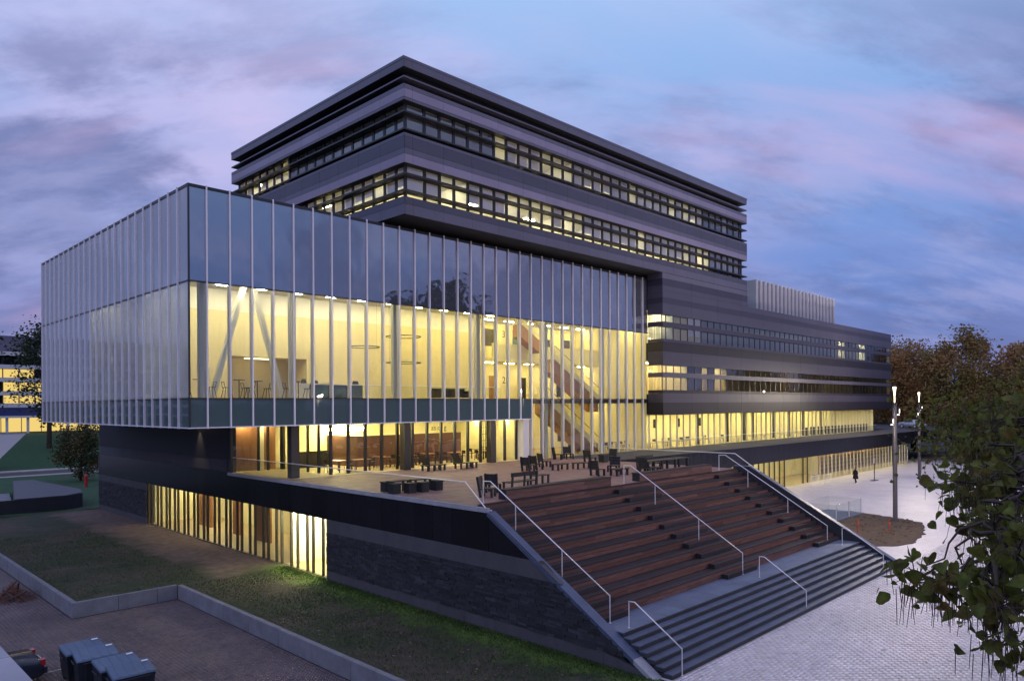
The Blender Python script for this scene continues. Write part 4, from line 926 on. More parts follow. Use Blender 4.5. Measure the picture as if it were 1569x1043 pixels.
# glass balustrades
def balustrade(name, label, pts_rail, panes, axis):
    t = thing(name, label, 'balustrade', pts_rail[0]); o = Vector(pts_rail[0])
    MB().tube([Vector(p)-o for p in pts_rail], .026, 8).build('rail', 'steel', t)
    for p in panes:
        x0, x1, y0, y1, z0, z1 = p; piece('glass_pane', 'glass_rail', t, x0-o.x, x1-o.x, y0-o.y, y1-o.y, z0-o.z, z1-o.z)
    return t
yv = 22.62; ps = []
while yv < 45: ps.append((FX+.06, FX+.078, yv+.008, min(yv+1.33, 45.1)-.008, FT+.02, 5.80)); yv += 1.33
bl = balustrade('glass_balustrade', 'long frameless glass balustrade along the lawn edge of the terrace', [(FX+.07, 45.1, 5.815), (FX+.07, 22.6, 5.815), (FX+.07, 21.28, 4.76), (FX+.25, 21.2, 4.74)], ps, 'y')
o_ = Vector((FX+.07, 45.1, 5.815))
MB().prism([(22.6-o_.y, FT+.05-o_.z), (22.6-o_.y, 5.80-o_.z), (21.35-o_.y, 4.78-o_.z)], -.01, .008, 'x').build('glass_pane', 'glass_rail', bl)
yv = 22.7; ps = []
while yv < 32.3: ps.append((43.19, 43.208, yv+.008, yv+1.2-.008, T-.05, 5.79)); yv += 1.2
bl = balustrade('glass_balustrade', 'glass balustrade on the terrace edge behind the right end of the grandstand', [(43.2, 32.3, 5.80), (43.2, 22.56, 5.80), (43.2, 20.9, 4.72)], ps, 'y')
xv = 43.3; ps = []
while xv < 122: ps.append((xv+.01, xv+1.5-.01, 32.55, 32.57, T-.0, 5.5)); xv += 1.5
t = thing('glass_balustrade', 'low glass balustrade along the walkway in front of the lit wing', 'balustrade', (43.3, 37.1, T))
for i in range(46): piece('glass_pane', 'glass_rail', t, 12.7+1.25*i+.01, 12.7+1.25*(i+1)-.01, -.2, -.185, .0, .85)
MB().box(12.7, 70.3, -.205, -.18, .85, .875).build('rail', 'steel', t)

# ================================================================== TERRACE FURNITURE
def slats(mb, x0, x1, y0, y1, z, th, n, axis='x'):
    for i in range(n):
        if axis == 'x': a = y0+(y1-y0)*i/n; b_ = y0+(y1-y0)*(i+1)/n-.02; mb.box(x0, x1, a, b_, z, z+th)
        else: a = x0+(x1-x0)*i/n; b_ = x0+(x1-x0)*(i+1)/n-.02; mb.box(a, b_, y0, y1, z, z+th)
PROTO = {}
def proto(name, parts, cat):
    t = thing(name, None, cat)
    for nm, mb, mn in parts: mb.build(nm, mn, t)
    PROTO[name] = t; t['_used'] = 0; return t
def put(name, x, y, rz, label, z=T, group=None, s=1.0):
    p = PROTO[name]; o = p if not p['_used'] else copy_tree(p)
    p['_used'] = 1
    o.location = (x, y, z); o.rotation_euler = (0, 0, math.radians(rz)); o.scale = (s, s, s); o['label'] = label
    if group: o['group'] = group
    if '_used' in o and o is not p: del o['_used']
    return o
# timber armchair: faces +x
sl = MB()
for i in range(5): sl.box(-.30+.125*i, -.30+.125*i+.105, -.30, .30, .36, .40)
bk = MB()
for i in range(3): bk.bar((-.33-.03*i, -.32, .50+.16*i), (-.33-.03*i, .32, .50+.16*i), .04, .155)
proto('timber_chair', [('seat', sl, 'wood_dark'), ('backrest', bk, 'wood_dark')] +
      [('leg', MB().bar((.26, s_*.27, 0), (.26, s_*.27, .36), .10, .10), 'wood_dark') for s_ in (-1, 1)] +
      [('leg', MB().bar((-.26, s_*.27, 0), (-.42, s_*.27, .92), .10, .10), 'wood_dark') for s_ in (-1, 1)], 'chair')
sl = MB(); slats(sl, -.62, .62, -.3, .3, .36, .045, 4)
proto('low_table', [('top', sl, 'wood_dark')] + [('leg', MB().box(a*.5-.05, a*.5+.05, b_*.22-.05, b_*.22+.05, 0, .36), 'wood_dark') for a in (-1, 1) for b_ in (-1, 1)], 'table')
sl = MB(); slats(sl, -.75, .75, -.36, .36, .72, .05, 5)
proto('timber_table', [('top', sl, 'wood_dark')] + [('leg', MB().box(a*.62-.06, a*.62+.06, b_*.28-.06, b_*.28+.06, 0, .72), 'wood_dark') for a in (-1, 1) for b_ in (-1, 1)], 'table')
proto('block_stool', [('seat', MB().box(-.24, .24, -.24, .24, .42, .48), 'wood_dark'), ('body', MB().prism([(-.21, -.21), (.21, -.21), (.21, .21), (-.21, .21)], 0, .42, 'z'), 'wood_dark')], 'stool')
sl = MB(); slats(sl, -.30, .32, -.95, .95, .38, .04, 4, 'y'); 
bk = MB(); bk.bar((-.36, -.95, .78), (-.36, .95, .78), .04, .20)
proto('timber_bench', [('seat', sl, 'wood_dark'), ('backrest', bk, 'wood_dark')] + [('leg', MB().bar((-.30, s_, 0), (-.38, s_, .86), .07, .09), 'wood_dark') for s_ in (-.85, 0, .85)] + [('leg', MB().box(.2, .28, s_-.04, s_+.04, 0, .38), 'wood_dark') for s_ in (-.85, .85)], 'bench')
sl = MB(); slats(sl, -.75, .85, -.36, .36, .34, .04, 5)
bk = MB()
for i in range(5): bk.bar((-.55-.09*i, -.36, .45+.13*i), (-.55-.09*i, .36, .45+.13*i), .03, .11)
proto('timber_lounger', [('seat', sl, 'wood_dark'), ('backrest', bk, 'wood_dark')] + [('leg', MB().box(a-.05, a+.05, b_*.28-.05, b_*.28+.05, 0, .34), 'wood_dark') for a in (-.6, -.1, .4, .75) for b_ in (-1, 1)], 'lounger')
sl = MB(); slats(sl, -2.4, 2.4, -.4, .4, .70, .05, 5)
proto('long_table', [('top', sl, 'wood_dark')] + [('leg', MB().box(a-.06, a+.06, b_*.3-.06, b_*.3+.06, 0, .70), 'wood_dark') for a in (-2.2, -.7, .8, 2.2) for b_ in (-1, 1)], 'table')
put('timber_table', 21.0, 28.5, 0, 'dark timber table behind the lawn side glass balustrade, beside the end stool', s=.72)
put('timber_table', 22.2, 28.3, 0, 'dark timber table of the balustrade pair that stands closer to the grandstand', s=.72)
put('block_stool', 20.5, 28.1, 0, 'dark block stool at the lawn end of the table pair by the balustrade')
put('block_stool', 20.75, 29.1, 0, 'dark block stool behind the end stool, half hidden by the table')
put('block_stool', 21.15, 27.75, 0, 'dark block stool in front of the table pair, second from the lawn end')
put('block_stool', 21.8, 27.6, 0, 'dark block stool in front of the table pair, third from the lawn end')
put('block_stool', 22.75, 27.7, 0, 'dark block stool at the grandstand end of the table pair')
put('timber_lounger', 29.4, 36.2, 0, 'dark slatted lounger by the cafe glazing, the one closer to the lawn')
put('timber_lounger', 31.9, 35.9, 0, 'dark slatted lounger by the cafe glazing, the one closer to the tall hall windows')
put('timber_chair', 33.0, 31.2, 10, 'dark timber chair facing two low tables, leftmost of its row of three')
put('timber_chair', 34.2, 31.6, 0, 'dark timber chair facing two low tables, middle of its row of three')
put('timber_chair', 36.0, 32.5, -20, 'dark timber chair facing two low tables, rightmost of its row of three')
put('low_table', 35.0, 30.3, 5, 'dark low slatted table beside the three timber chairs')
put('low_table', 36.6, 29.9, -5, 'dark low slatted table further out from the three timber chairs')
put('timber_chair', 41.6, 36.2, -60, 'dark timber chair against the tall hall windows, left of a pair')
put('timber_chair', 42.7, 36.1, -120, 'dark timber chair against the tall hall windows, right of a pair')
put('timber_chair', 40.7, 32.4, 0, 'dark timber chair on the open deck near the glass balustrade corner')
put('block_stool', 41.7, 32.0, 0, 'dark block side table between two chairs near the balustrade corner', s=1.15)
put('timber_chair', 42.5, 32.0, 180, 'dark timber chair backed against the glass balustrade corner')
put('timber_chair', 33.6, 26.2, 0, 'dark timber chair left of the low table behind the middle aisle')
put('timber_chair', 36.2, 27.0, 200, 'dark timber chair right of the low table behind the middle aisle')
put('low_table', 34.6, 25.4, 0, 'dark low table behind the middle aisle of the grandstand')
put('timber_bench', 25.7, 24.9, 90, 'dark timber bench with open back behind the grandstand top row')
put('timber_table', 27.6, 25.3, 0, 'dark timber table at the end of the open backed bench', s=.72)
put('timber_chair', 22.6, 23.9, -60, 'dark timber chair at the top of the left aisle by the handrail')
put('timber_chair', 24.0, 25.0, 30, 'dark timber chair between the aisle chair and the open backed bench')
put('long_table', 38.6, 24.9, 0, 'long dark timber table behind the right half of the grandstand')
put('timber_lounger', 36.6, 24.6, 0, 'dark slatted lounger in front of the long timber table')
put('timber_bench', 38.9, 26.2, -90, 'dark timber bench behind the long timber table')

# ================================================================== INDOOR FURNITURE
mb = MB(); mb.tube([(0, 0, 1.05), (0, 0, 1.08)], .32, 16)
proto('bistro_table', [('top', mb, 'black'), ('stem', MB().tube([(0, 0, 0), (0, 0, 1.05)], .03, 8), 'black'), ('foot', MB().bar((-.3, 0, .02), (.3, 0, .02), .05, .03).bar((0, -.3, .018), (0, .3, .018), .05, .03), 'black')], 'table')
lg = [('leg', MB().tube([(a*.13, b_*.13, .62), (a*.24, b_*.24, 0)], .018, 6), 'black') for a in (-1, 1) for b_ in (-1, 1)]
proto('wire_stool', [('seat', MB().box(-.19, .19, -.19, .19, .62, .66), 'black'), ('backrest', MB().tube([(-.18, -.18, .66), (-.24, -.17, .95), (-.24, .17, .95), (-.18, .18, .66)], .02, 6), 'black')] + lg, 'stool')
hs = [(15.6, 39.6), (17.7, 39.3), (19.4, 40.6), (21.6, 39.8)]
nmz = ['corner', 'first bay', 'second bay', 'third bay']
for (x, yv), n_ in zip(hs, nmz):
    put('bistro_table', x+.4, yv, 0, f'tall black bistro table upstairs in the glass hall, {n_} from the corner', ZS-.03)
    put('wire_stool', x-.25, yv+.1, 0, f'black wire stool left of the bistro table, {n_} of the glass hall', ZS-.03)
    put('wire_stool', x+1.0, yv-.1, 180, f'black wire stool right of the bistro table, {n_} of the glass hall', ZS-.03)
bar = thing('bar_counter', 'teal fronted bar counter with pale top upstairs in the glass hall', 'counter', (25.1, 41.3, ZS))
MB().box(-2.4, 2.4, -.3, .3, .92, .98).build('top', 'paint_white', bar); MB().box(-2.35, -1.6, -.26, .26, 0, .918).build('end_cabinet', 'paint_white', bar)
for i in range(3): piece('front_panel', 'teal', bar, -1.55+1.3*i, -1.55+1.3*i+1.24, -.26, .2, .12, .9)
MB().box(-1.6, 2.35, -.2, .24, 0, .115).build('plinth', 'black', bar)
for i, (x, h, w) in enumerate(((23.2, .28, .22), (24.0, .2, .3), (27.0, .22, .34))):
    o = thing('coffee_machine', f'small black appliance on the bar counter, {["left end", "second from left", "right end"][i]}', 'appliance', (x, 41.3, ZS+.98))
    MB().box(-w/2, w/2, -.12, .12, 0, h*.6).build('body', 'black', o); MB().box(-w/2.4, w/2.4, -.1, .1, h*.6, h).build('head', 'steel_dark', o)
so = thing('lounge_sofa', 'low dark sofa behind the hall glazing above the cafe', 'sofa', (34.6, 40.4, ZS))
MB().box(-1.5, 1.5, -.4, .4, .12, .42).build('seat', 'black', so); MB().box(-1.5, 1.5, .22, .42, .42, .78).build('backrest', 'black', so)
for s_ in (-1, 1): MB().box(s_*1.5-.1, s_*1.5+.1, -.42, .43, .1, .6).build('armrest', 'black', so)
# cafe on the terrace level
sl = MB().box(-.6, .6, -.35, .35, .71, .74)
proto('cafe_table', [('top', sl, 'wood_panel')] + [('leg', MB().box(a*.52-.03, a*.52+.03, b_*.28-.03, b_*.28+.03, 0, .71), 'black') for a in (-1, 1) for b_ in (-1, 1)], 'table')
lg = [('leg', MB().tube([(a*.17, b_*.17, .44), (a*.2, b_*.2, 0)], .016, 6), 'black') for a in (-1, 1) for b_ in (-1, 1)]
proto('cafe_chair', [('seat', MB().box(-.2, .2, -.2, .2, .44, .47), 'black'), ('backrest', MB().box(-.22, -.19, -.19, .19, .58, .82), 'black')] + lg, 'chair')
ct = [(24.9, 40.0), (26.3, 39.7), (28.6, 40.6), (30.6, 40.4), (32.6, 40.7), (34.8, 40.3), (37.6, 40.0), (38.6, 41.8)]
od = ['first', 'second', 'third', 'fourth', 'fifth', 'sixth', 'seventh', 'eighth']
for i, (x, yv) in enumerate(ct):
    put('cafe_table', x, yv, 0 if i % 2 else 90, f'small table inside the cafe glazing, {od[i]} from the lawn side')
    put('cafe_chair', x-.75, yv, 0, f'black chair at the lawn side of the {od[i]} cafe table'); put('cafe_chair', x+.75, yv+.1, 180, f'black chair at the plaza side of the {od[i]} cafe table')
hc = [(46.0, 38.9), (47.6, 39.0), (49.4, 39.1), (50.8, 38.8), (52.2, 39.3), (53.6, 38.9), (54.8, 39.3)]
for i, (x, yv) in enumerate(hc): put('cafe_chair', x, yv, R.uniform(0, 360), f'black chair behind the tall hall windows, {od[i]} from the white pillar')
for i, x in enumerate((50.1, 52.9)):
    put('cafe_table', x, 39.8, 0, f'small table behind the tall hall windows, {"nearer the stairs" if i == 0 else "nearer the wing"}')
wc = [57.6, 58.9, 60.4, 61.7, 63.3, 65.2, 67.3, 69.0, 71.5, 73.2]
wl_ = ['first', 'second', 'third', 'fourth', 'fifth', 'sixth', 'seventh', 'eighth', 'ninth', 'tenth']
for i, x in enumerate(wc): put('cafe_chair', x, 38.9+.3*(i % 2), R.uniform(0, 360), f'dark chair inside the ground floor of the wing, {wl_[i]} from the glass hall')
proto('low_cabinet', [('body', MB().box(-.36, .36, -.25, .25, .05, 1.0), 'wood_dark'), ('top', MB().box(-.38, .38, -.27, .27, 1.0, 1.04), 'steel_dark'), ('plinth', MB().box(-.33, .33, -.2, .22, 0, .05), 'black')], 'cabinet')
for i in range(10): put('low_cabinet', 92.4+2.35*i, 38.45, 0, f'dark low cabinet behind the fins of the wing, {wl_[i]} counting towards the trees')

# ================================================================== PLAZA THINGS
def lamp_post(x, y, label, power):
    t = thing('street_lamp', label, 'street lamp', (x, y, 0), group='tall lamp posts on the plaza')
    MB().tube([(0, 0, 0), (0, 0, .02), (0, 0, 8.95)], [.20, .17, .15], 14).build('pole', 'steel_dark', t, smooth=True)
    MB().tube([(0, 0, 0), (0, 0, .05)], .3, 14).build('foot', 'steel_dark', t)
    MB().tube([(0, 0, 8.95), (0, 0, 9.0)], .19, 14).tube([(0, 0, 10.2), (0, 0, 10.28)], .2, 14).build('collar', 'steel_dark', t)
    MB().tube([(0, 0, 9.0), (0, 0, 10.2)], .18, 14, False).build('lantern_glass', 'glass_rail', t)
    MB().tube([(0, 0, 9.0), (0, 0, 9.5), (0, 0, 10.18)], [.03, .035, .12], 10).build('light_core', 'lamp_glow', t)
    for (dx, dy, z) in ((.15, -.15, 8.35), (-.17, .1, 7.6)):
        MB().tube([(dx*1.3, dy*1.3, z-.25), (dx*1.3, dy*1.3, z+.25)], .07, 10).build('spot_housing', 'steel_dark', t)
        MB().tube([(dx*1.3, dy*1.3, z-.3), (dx*1.3, dy*1.3, z-.251)], [.09, .075], 10).tube([(dx*1.3+.055, dy*1.3-.055, z-.15), (dx*1.3+.055, dy*1.3-.055, z+.15)], .04, 8).build('spot_lens', 'lamp_spot', t)
    ld = bpy.data.lights.new('lamp_light', 'POINT'); ld.energy = power; ld.color = (1.0, .84, .66); ld.shadow_soft_size = .2
    lo = bpy.data.objects.new('lamp_light', ld); COL.objects.link(lo); lo.parent = t; lo.location = (0, 0, 10.45)
    return t
lamp_post(59.6, 18.03, 'tall grey lamp post with lit glass lantern standing beside the earth bed', 5000)
lamp_post(96.2, 26.4, 'lit lamp post behind the tree foliage, farther away than the one by the earth bed', 5000)
lamp_post(46.0, -3.0, 'lamp post on the near plaza beyond the catalpa tree', 5200)
# earth bed
bed = [(43.45, 20.0), (46.5, 16.6), (50.4, 14.4), (55.0, 14.8), (60.0, 16.2), (61.2, 18.5), (62.5, 22.4), (56, 23.6), (43.45, 27)]; poly = []
for p, q in zip(bed, bed[1:]+bed[:1]):
    for k in range(9): poly.append((p[0]+(q[0]-p[0])*k/9+(R.uniform(-.16, .16) if p[0] > 43.5 else 0), p[1]+(q[1]-p[1])*k/9+R.uniform(-.16, .16)))
slab('earth_bed', poly, .05, -.1, 'soil', kind='structure')
mb = MB(); rs = np.random.RandomState(4)
for i in range(420):
    x, yv = rs.uniform(44, 62), rs.uniform(15, 24.5)
    if yv < 16.9-(x-46.5)*.55 or (x > 50 and yv < 14.9+(x-50)*.14) or (x > 60.8): continue
    r_ = rs.uniform(.05, .2); mb.add([(x+r_*math.cos(a)*rs.uniform(.7, 1.2), yv+r_*math.sin(a)*rs.uniform(.7, 1.2), .04) for a in (0, 1.05, 2.1, 3.14, 4.2, 5.2)]+[(x, yv, .05+r_*.5)], [(k, (k+1) % 6, 6) for k in range(6)])
mb.build('soil_clods', 'soil', kind='stuff', label='loose brown clods scattered over the earth bed', cat='soil')
for i, (x, yv) in enumerate(((52.0, 18.1), (53.6, 16.6))):
    t = thing('marker_stake', f'thin orange marker stake in the earth bed, {"closer to the steps" if i == 0 else "closer to the lamp post"}', 'stake', (x, yv, .04))
    MB().box(-.03, .03, -.03, .03, 0, .95).build('stake', 'stake_orange', t); MB().box(-.15, .15, -.035, .035, .55, .75).build('flag_board', 'stake_orange', t)
# glass light well enclosure
t = thing('glass_enclosure', 'low glass guard around a light well beside the earth bed', 'enclosure', (59.0, 22.5, 0))
for (x0, x1, y0, y1) in ((-2.6, -1.3, -1.3, -1.28), (-1.28, 0, -1.3, -1.28), (.02, 1.3, -1.3, -1.28), (1.32, 2.6, -1.3, -1.28), (-2.62, -2.6, -1.3, 1.3), (2.6, 2.62, -1.3, 1.3), (-2.6, 0, 1.28, 1.3), (.02, 2.6, 1.28, 1.3)):
    piece('glass_pane', 'glass_rail', t, x0, x1, y0, y1, .12, 1.25)
MB().box(-2.75, 2.75, -1.45, 1.45, -.05, .12).build('kerb', 'slate', t)
mb = MB()
for x, yv in ((-2.6, -1.3), (0, -1.3), (2.6, -1.3), (-2.6, 1.3), (2.6, 1.3)): mb.box(x-.03, x+.03, yv-.03, yv+.03, .121, 1.28)
mb.build('posts', 'steel', t)
# sign pole with plate foot
t = thing('sign_pole', 'slim grey pole on a flat foot plate on the far plaza', 'pole', (89.2, 29.2, 0))
MB().tube([(0, 0, .05), (0, 0, 2.6)], .05, 8).build('pole', 'steel_dark', t); MB().box(-.7, .7, -.25, .25, 0, .05).build('foot_plate', 'steel_dark', t); MB().box(-.25, .25, -.02, .02, 2.0, 2.6).build('sign_plate', 'steel', t)
for i, (x, yv) in enumerate(((79.2, 32.0), (81.8, 31.7))):
    t = thing('crowd_barrier', f'steel crowd barrier by the lit lower glazing, {"closer to the grandstand" if i == 0 else "closer to the walking person"}', 'barrier', (x, yv, 0))
    MB().tube([(-1.1, 0, .12), (-1.1, 0, 1.1), (1.1, 0, 1.1), (1.1, 0, .12)], .025, 6).tube([(-1.1, 0, .25), (1.1, 0, .25)], .02, 6).build('frame', 'steel', t)
    mb = MB()
    for k in range(1, 12): mb.tube([(-1.1+2.2*k/12, 0, .25), (-1.1+2.2*k/12, 0, 1.1)], .01, 4)
    mb.build('bars', 'steel', t)
    for s_ in (-1, 1): MB().bar((s_*.8, -.3, .02), (s_*.8, .3, .02), .05, .03).bar((s_*.8, 0, .02), (s_*.8, 0, .25), .04, .04).build('foot', 'steel', t)
# curved seat wall
t = thing('seat_wall', 'curved low seat wall half hidden behind the tree foliage', 'bench', (88.5, 23.5, 0))
for k in range(7):
    a0 = math.radians(190+18*k); a1 = a0+math.radians(17.3)
    MB().prism([(4*math.cos(a0), 4*math.sin(a0)), (4*math.cos(a1), 4*math.sin(a1)), (3.4*math.cos(a1), 3.4*math.sin(a1)), (3.4*math.cos(a0), 3.4*math.sin(a0))], 0, .45, 'z').build('wall_block', 'slate_riser', t)
    MB().prism([(4.05*math.cos(a0), 4.05*math.sin(a0)), (4.05*math.cos(a1), 4.05*math.sin(a1)), (3.35*math.cos(a1), 3.35*math.sin(a1)), (3.35*math.cos(a0), 3.35*math.sin(a0))], .452, .50, 'z').build('seat_board', 'wood_seat', t)
# walking person
P0 = thing('person', 'person in long dark coat walking across the far plaza', 'person', (84.77, 29.73, 0), math.radians(160))
J = {'pel': (0, 0, .95, .17, .14), 'wst': (0, 0, 1.1, .15, .12), 'chs': (.02, 0, 1.32, .19, .13), 'nck': (.03, 0, 1.48, .06, .06), 'hd': (.05, 0, 1.60, .09, .10), 'top': (.05, 0, 1.70, .07, .08),
     'lsh': (.02, .17, 1.40, .07, .07), 'lel': (-.06, .24, 1.13, .055, .055), 'lha': (.06, .24, .90, .04, .04), 'rsh': (.02, -.17, 1.40, .07, .07), 'rel': (.08, -.24, 1.13, .055, .055), 'rha': (.22, -.22, .94, .04, .04),
     'lh': (0, .09, .86, .15, .13), 'lk': (.16, .09, .50, .09, .09), 'la': (.10, .09, .09, .05, .05), 'lt': (.24, .09, .04, .045, .04), 'rh': (0, -.09, .86, .15, .13), 'rk': (-.04, -.09, .48, .09, .09), 'ra': (-.26, -.09, .12, .05, .05), 'rt_': (-.14, -.09, .05, .045, .04)}
ks = list(J); me = bpy.data.meshes.new('body')
ed = [('pel', 'wst'), ('wst', 'chs'), ('chs', 'nck'), ('nck', 'hd'), ('hd', 'top'), ('chs', 'lsh'), ('lsh', 'lel'), ('lel', 'lha'), ('chs', 'rsh'), ('rsh', 'rel'), ('rel', 'rha'), ('pel', 'lh'), ('lh', 'lk'), ('lk', 'la'), ('la', 'lt'), ('pel', 'rh'), ('rh', 'rk'), ('rk', 'ra'), ('ra', 'rt_')]
me.from_pydata([J[k][:3] for k in ks], [(ks.index(a), ks.index(b_)) for a, b_ in ed], []); me.materials.append(MATS['coat'])
bo = link_mesh('body', me, P0); sk = bo.modifiers.new('skin', 'SKIN')
for i, k in enumerate(ks): me.skin_vertices[0].data[i].radius = J[k][3:]
me.skin_vertices[0].data[0].use_root = True
bo.modifiers.new('sub', 'SUBSURF').levels = 1; bo.modifiers['sub'].render_levels = 2
mb = MB(); mb.tube([(.0, 0, .50), (.0, 0, .8), (0, 0, 1.12), (.02, 0, 1.36), (.03, 0, 1.46)], [.30, .26, .20, .22, .10], 12, False); mb.build('coat', 'coat', P0, smooth=True)
MB().tube([(.07, 0, 1.53), (.08, 0, 1.62), (.06, 0, 1.73)], [.06, .092, .05], 10).build('face', 'skin', P0, smooth=True)
MB().tube([(.02, 0, 1.50), (.03, 0, 1.64), (.04, 0, 1.75)], [.09, .115, .06], 10).build('hair', 'coat', P0, smooth=True)

# ================================================================== LEFT AND FOREGROUND THINGS
# photographer's roof edge
t = thing('roof_parapet', 'pale stone roof parapet in the near corner below the camera', 'parapet', (.6, 5, 7.1))
yv = -4.0
while yv < 9: piece('coping_slab', 'coping_pale', t, -.32, .38, yv+.004, yv+.85-.004, .32, .40); yv += .85
MB().box(-.25, .33, -9, 4, -7.7, .318).build('wall', 'concrete', t)
# refuse containers
bd = MB(); bd.add([(-.60, -.40, .16), (.60, -.40, .16), (.60, .40, .16), (-.60, .40, .16), (-.68, -.46, 1.05), (.68, -.46, 1.05), (.68, .46, 1.2), (-.68, .46, 1.2)], [(0, 3, 2, 1), (4, 5, 6, 7), (0, 1, 5, 4), (1, 2, 6, 5), (2, 3, 7, 6), (3, 0, 4, 7)])
for s_ in (-.4, 0, .4): bd.box(s_-.04, s_+.04, -.47, -.42, .2, .95)
ld = MB(); ld.add([(-.71, -.50, 1.07), (.71, -.50, 1.07), (.71, .49, 1.23), (-.71, .49, 1.23), (-.69, -.48, 1.13), (.69, -.48, 1.13), (.69, .47, 1.30), (-.69, .47, 1.30)], [(0, 3, 2, 1), (4, 5, 6, 7), (0, 1, 5, 4), (1, 2, 6, 5), (2, 3, 7, 6), (3, 0, 4, 7)])
for s_ in (-.45, -.15, .15, .45): ld.add([(s_-.05, -.46, 1.128), (s_+.05, -.46, 1.128), (s_+.05, .45, 1.297), (s_-.05, .45, 1.297), (s_-.04, -.46, 1.15), (s_+.04, -.46, 1.15), (s_+.04, .45, 1.318), (s_-.04, .45, 1.318)], [(4, 5, 6, 7), (0, 1, 5, 4), (1, 2, 6, 5), (2, 3, 7, 6), (3, 0, 4, 7)])
stk = MB().add([(.40, .2, 1.30), (.62, .2, 1.30), (.62, .30, 1.317), (.40, .30, 1.317)], [(0, 1, 2, 3)])
proto('refuse_container', [('body', bd, 'bin_plastic'), ('lid', ld, 'bin_lid'), ('sticker', stk, 'sticker'), ('handle', MB().tube([(-.5, -.53, 1.0), (.5, -.53, 1.0)], .022, 6).tube([(.74, -.25, .95), (.74, .25, .98)], .022, 6).tube([(-.74, -.25, .95), (-.74, .25, .98)], .022, 6), 'bin_plastic')] + [('wheel', MB().tube([(a*.5, b_*.32-.03, .08), (a*.5, b_*.32+.03, .08)], .08, 12), 'rubber') for a in (-1, 1) for b_ in (-1, 1)], 'bin')
PROTO['refuse_container'].children[0]
for i, (x, yv, rz, lb) in enumerate(((7.6, 29.15, 3, 'blue grey refuse container at the lot end of the row, farthest from the camera'), (7.72, 28.1, -4, 'blue grey refuse container second farthest in the row'), (7.95, 26.55, 2, 'blue grey refuse container second nearest in the row'), (8.05, 25.5, -3, 'blue grey refuse container cut by the bottom edge of the picture'))):
    put('refuse_container', x, yv, rz, lb, LOT, 'row of refuse containers', .92)
# parked car
car = thing('parked_car', 'dark saloon car with red tail lamp parked beside the refuse containers', 'car', (4.3, 30.3, LOT))
prof = [(-2.1, .30), (-2.2, .55), (-2.1, .72), (-1.1, .88), (-.55, 1.36), (.75, 1.40), (1.35, .98), (2.05, .90), (2.22, .72), (2.22, .35), (2.1, .25), (-2.0, .25)]
def loft(prof_, wf):
    mb_ = MB(); n = len(prof_); secs = (-1, -.92, -.6, .6, .92, 1)
    for s_ in secs:
        for (x_, z_) in prof_:
            sh = .86 if abs(s_) == 1 else (.97 if abs(s_) > .9 else 1.0); sq = wf(z_)
            mb_.v.append((x_*(1-.02*(abs(s_) == 1)), s_*sq, .25+(z_-.25)*(sh if z_ > .5 else 1)))
    for i_ in range(len(secs)-1):
        for k_ in range(n): mb_.f.append((i_*n+k_, i_*n+(k_+1) % n, (i_+1)*n+(k_+1) % n, (i_+1)*n+k_)); mb_.mi.append(0)
    mb_.f.append(tuple(range(n))); mb_.f.append(tuple((len(secs)-1)*n+k_ for k_ in range(n))[::-1]); mb_.mi += [0, 0]; return mb_
def make_car(car, paint):
    o_ = loft(prof, lambda z_: .86 if z_ < .95 else .70).build('body', paint, car); fix_normals(o_.data); o_.modifiers.new('bev', 'BEVEL').width = .05; o_.data.polygons.foreach_set('use_smooth', [True]*len(o_.data.polygons))
    for x_ in (-1.35, 1.32):
        for s_ in (-1, 1):
            w_ = MB().tube([(x_, s_*.70, .31), (x_, s_*.88, .31)], .31, 18).build('wheel', 'rubber', car); MB().tube([(x_, s_*.881, .31), (x_, s_*.89, .31)], .2, 12).build('rim', 'steel', w_)
    MB().add([(.82, -.62, 1.37), (.82, .62, 1.37), (1.33, .66, 1.01), (1.33, -.66, 1.01)], [(0, 1, 2, 3)]).build('rear_window', 'car_glass', car)
    for s_ in (-1, 1):
        MB().add([(-.5, s_*.715, 1.30), (.7, s_*.715, 1.33), (1.05, s_*.80, .98), (-.95, s_*.80, .95)], [(0, 1, 2, 3)]).build('side_window', 'car_glass', car)
        MB().box(2.08, 2.235, s_*.72-.13, s_*.72+.13, .62, .84).build('tail_lamp', 'tail_red', car)
    MB().box(2.2, 2.30, -.8, .8, .34, .56).build('bumper', paint, car); MB().box(2.225, 2.24, -.26, .26, .62, .73).build('number_plate', 'sticker', car)
make_car(car, 'car_paint')
car2 = thing('parked_car', 'silver car parked far away beyond the end of the wing walkway', 'car', (129.5, 36.5, T)); make_car(car2, 'silver_paint'); car2.rotation_euler = (0, 0, math.radians(60))
MB().box(123.05, 165, 24, 70, T-.35, T-.012).build('upper_parking', 'asphalt', kind='structure')
MB().box(123.05, 165, 23.9, 24, 0, T-.02).build('upper_parking_wall', 'fascia_black', kind='structure')
# heap of cut branches
t = thing('brush_heap', 'heap of cut reddish branches beside the low concrete wall', 'branch heap', (8.3, 43.6, LOT)); rs = np.random.RandomState(12); mb = MB(); big = MB()
for i in range(320):
    a = rs.uniform(0, 6.28); r_ = rs.uniform(0, .95); p = Vector((r_*math.cos(a)*.9, r_*math.sin(a)*1.5, rs.uniform(.02, max(.06, .85*(1-r_))))); d = Vector((rs.normal(), rs.normal(), rs.normal()*.45)).normalized()*rs.uniform(.25, .65)
    mb.tube([p-d*.5, p+Vector((rs.normal()*.06, rs.normal()*.06, rs.uniform(0, .08))), p+d*.5], [.012, .010, .004], 4)
for p, q in (((-.3, -.5, .1), (.35, -1.0, .5)), ((-.6, .2, .05), (.3, .9, .7)), ((.1, -.9, .03), (-.5, -.1, .55)), ((.2, .3, .1), (.1, -.6, .9))): big.tube([p, q], [.06, .045], 7)
mb.build('twigs', 'brush', t, kind='stuff'); big.build('logs', 'bark', t)
